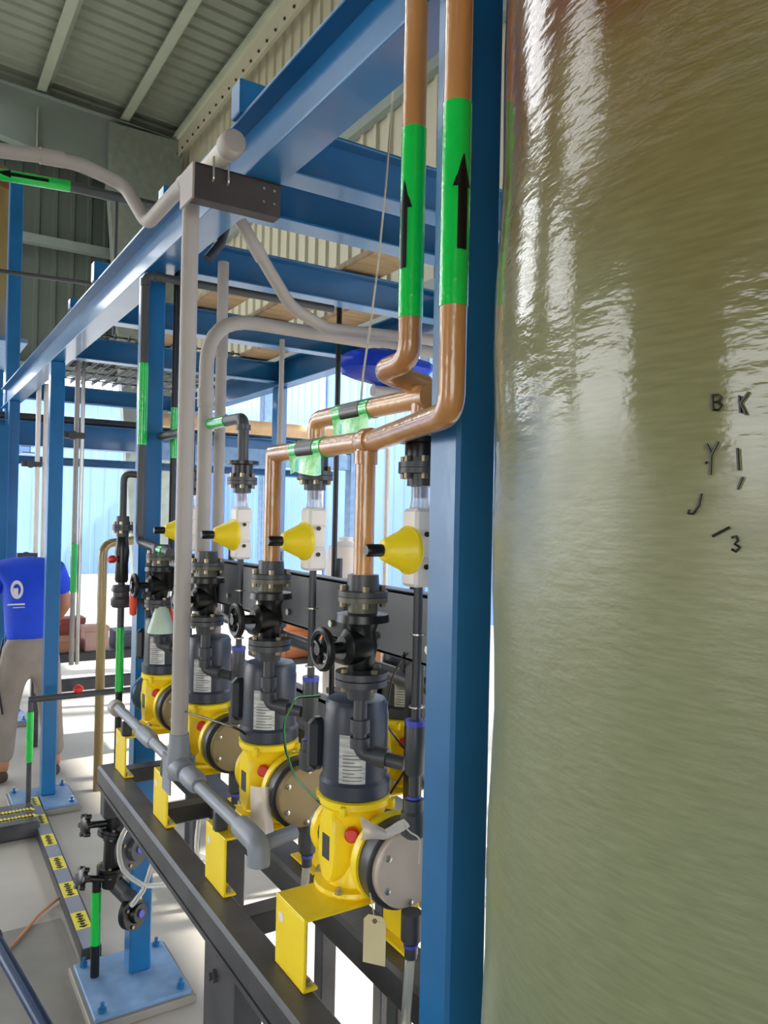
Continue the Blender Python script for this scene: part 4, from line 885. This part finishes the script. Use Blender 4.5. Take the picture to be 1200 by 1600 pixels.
# ------------------------------------------------------------------ pipework behind the valves
RX = 1.12
def rear_run(z, r, m, lab, y0=1.35, y1=3.4, x=RX):
    t = thing('rear_pipe', (x, y0, z-r), lab, 'pipe', 'pipes running behind the pumps')
    MB().cyl((x, y0, z), (x, y1, z), r, n=16).build('tube', m, t)
    for k in range(4):
        y = y0+.25+k*.5; MB().cyl((x, y, z), (x, y+.06, z), r*1.35, n=16).build('coupling', m, t)
    for y in (y0+.1, y1-.1): MB().path([(x, y, z), (x+.02, y, z-.1), (x+.02, y, 0)], r*.8, .04, 12).build('drop_leg', m, t)
    return t
rear_run(1.33, .022, dgrey, 'upper dark grey pipe running behind the pump row')
rear_run(1.08, .024, dgrey, 'lower dark grey pipe running behind the pump row', 2.15, 3.5)
for i, y in enumerate((1.62, 2.02, 2.45, 2.9)):
    t = thing('ball_valve', (RX, y, 1.33), 'small dark union valve on the rear pipe, '+['nearest one', 'second one', 'third one', 'farthest one'][i], 'valve', 'small valves on the rear pipe')
    MB().lathe([(.022, .02), (.032, .03), (.032, .06), (.024, .065), (.024, .085), (.032, .09), (.032, .12), (.02, .13)], (RX, y, 1.33), n=16).build('body', black, t)
    MB().cyl((RX, y, 1.44), (RX, y, 1.62), .012, n=12).build('stem_pipe', dgrey, t)
    MB().box(RX-.06, RX-.045, y-.03, y+.03, 1.395, 1.415, .004).cyl((RX-.05, y, 1.405), (RX-.02, y, 1.405), .008, n=10).build('lever', [bluering, dgrey, red, dgrey][i], t)
t = thing('support_channel', (1.5, 2.6, .9), 'second black channel farther behind the pump row', 'channel')
MB().box(1.50, 1.51, 1.9, 4.2, .86, .98).box(1.50, 1.56, 1.9, 4.2, .97, .98).box(1.50, 1.56, 1.9, 4.2, .86, .87).build('web', blacksteel, t)
for y in (2.0, 4.1): MB().box(1.51, 1.55, y, y+.05, 0, .86).build('leg', blacksteel, t)

# dark pipes high on the left
ya = 5.6
p, q = at(-60, 262, Y=ya), at(112, 292, Y=ya)
t = thing('dark_pipe', q, 'dark pipe high at the upper left carrying a green tape arrow', 'pipe')
MB().path([p, q, q+Vector((.9, 0, .0))], .035, .1, 16).build('tube', dgrey, t)
MB().cyl(q+Vector((.3, 0, 0)), (q.x+.3, ya, ZT), .012, n=10).build('hanger', dgrey, t)
t = thing('marking_tape', p, 'green tape with black arrow on the dark pipe at the upper left', 'tape', 'green marking tapes on pipes')
MB().cyl(p+(q-p)*.2, p+(q-p)*.98, .038, n=20).build('tape_sleeve', green, t)
d_ = (q-p).normalized(); n2 = Vector((0, -1, 0)); u2 = d_.cross(n2)
c_ = p+(q-p)*.62+n2*.0395
vs = [c_+d_*a+u2*b for a, b in ((-.13, -.011), (.10, -.011), (.10, .011), (-.13, .011), (-.13, -.026), (-.22, 0), (-.13, .026))]
MB().add(vs, [(0, 1, 2, 3), (4, 0, 3, 6, 5)]).build('arrow', inkblack, t)
p, q = at(-80, 412, Y=7.05), at(125, 440, Y=7.05)
tag(MB().cyl(p, q+Vector((.1, 0, 0)), .018, n=12).build('dark_pipe', dgrey), 'thin dark pipe crossing in front of the distant tank', 'pipe')
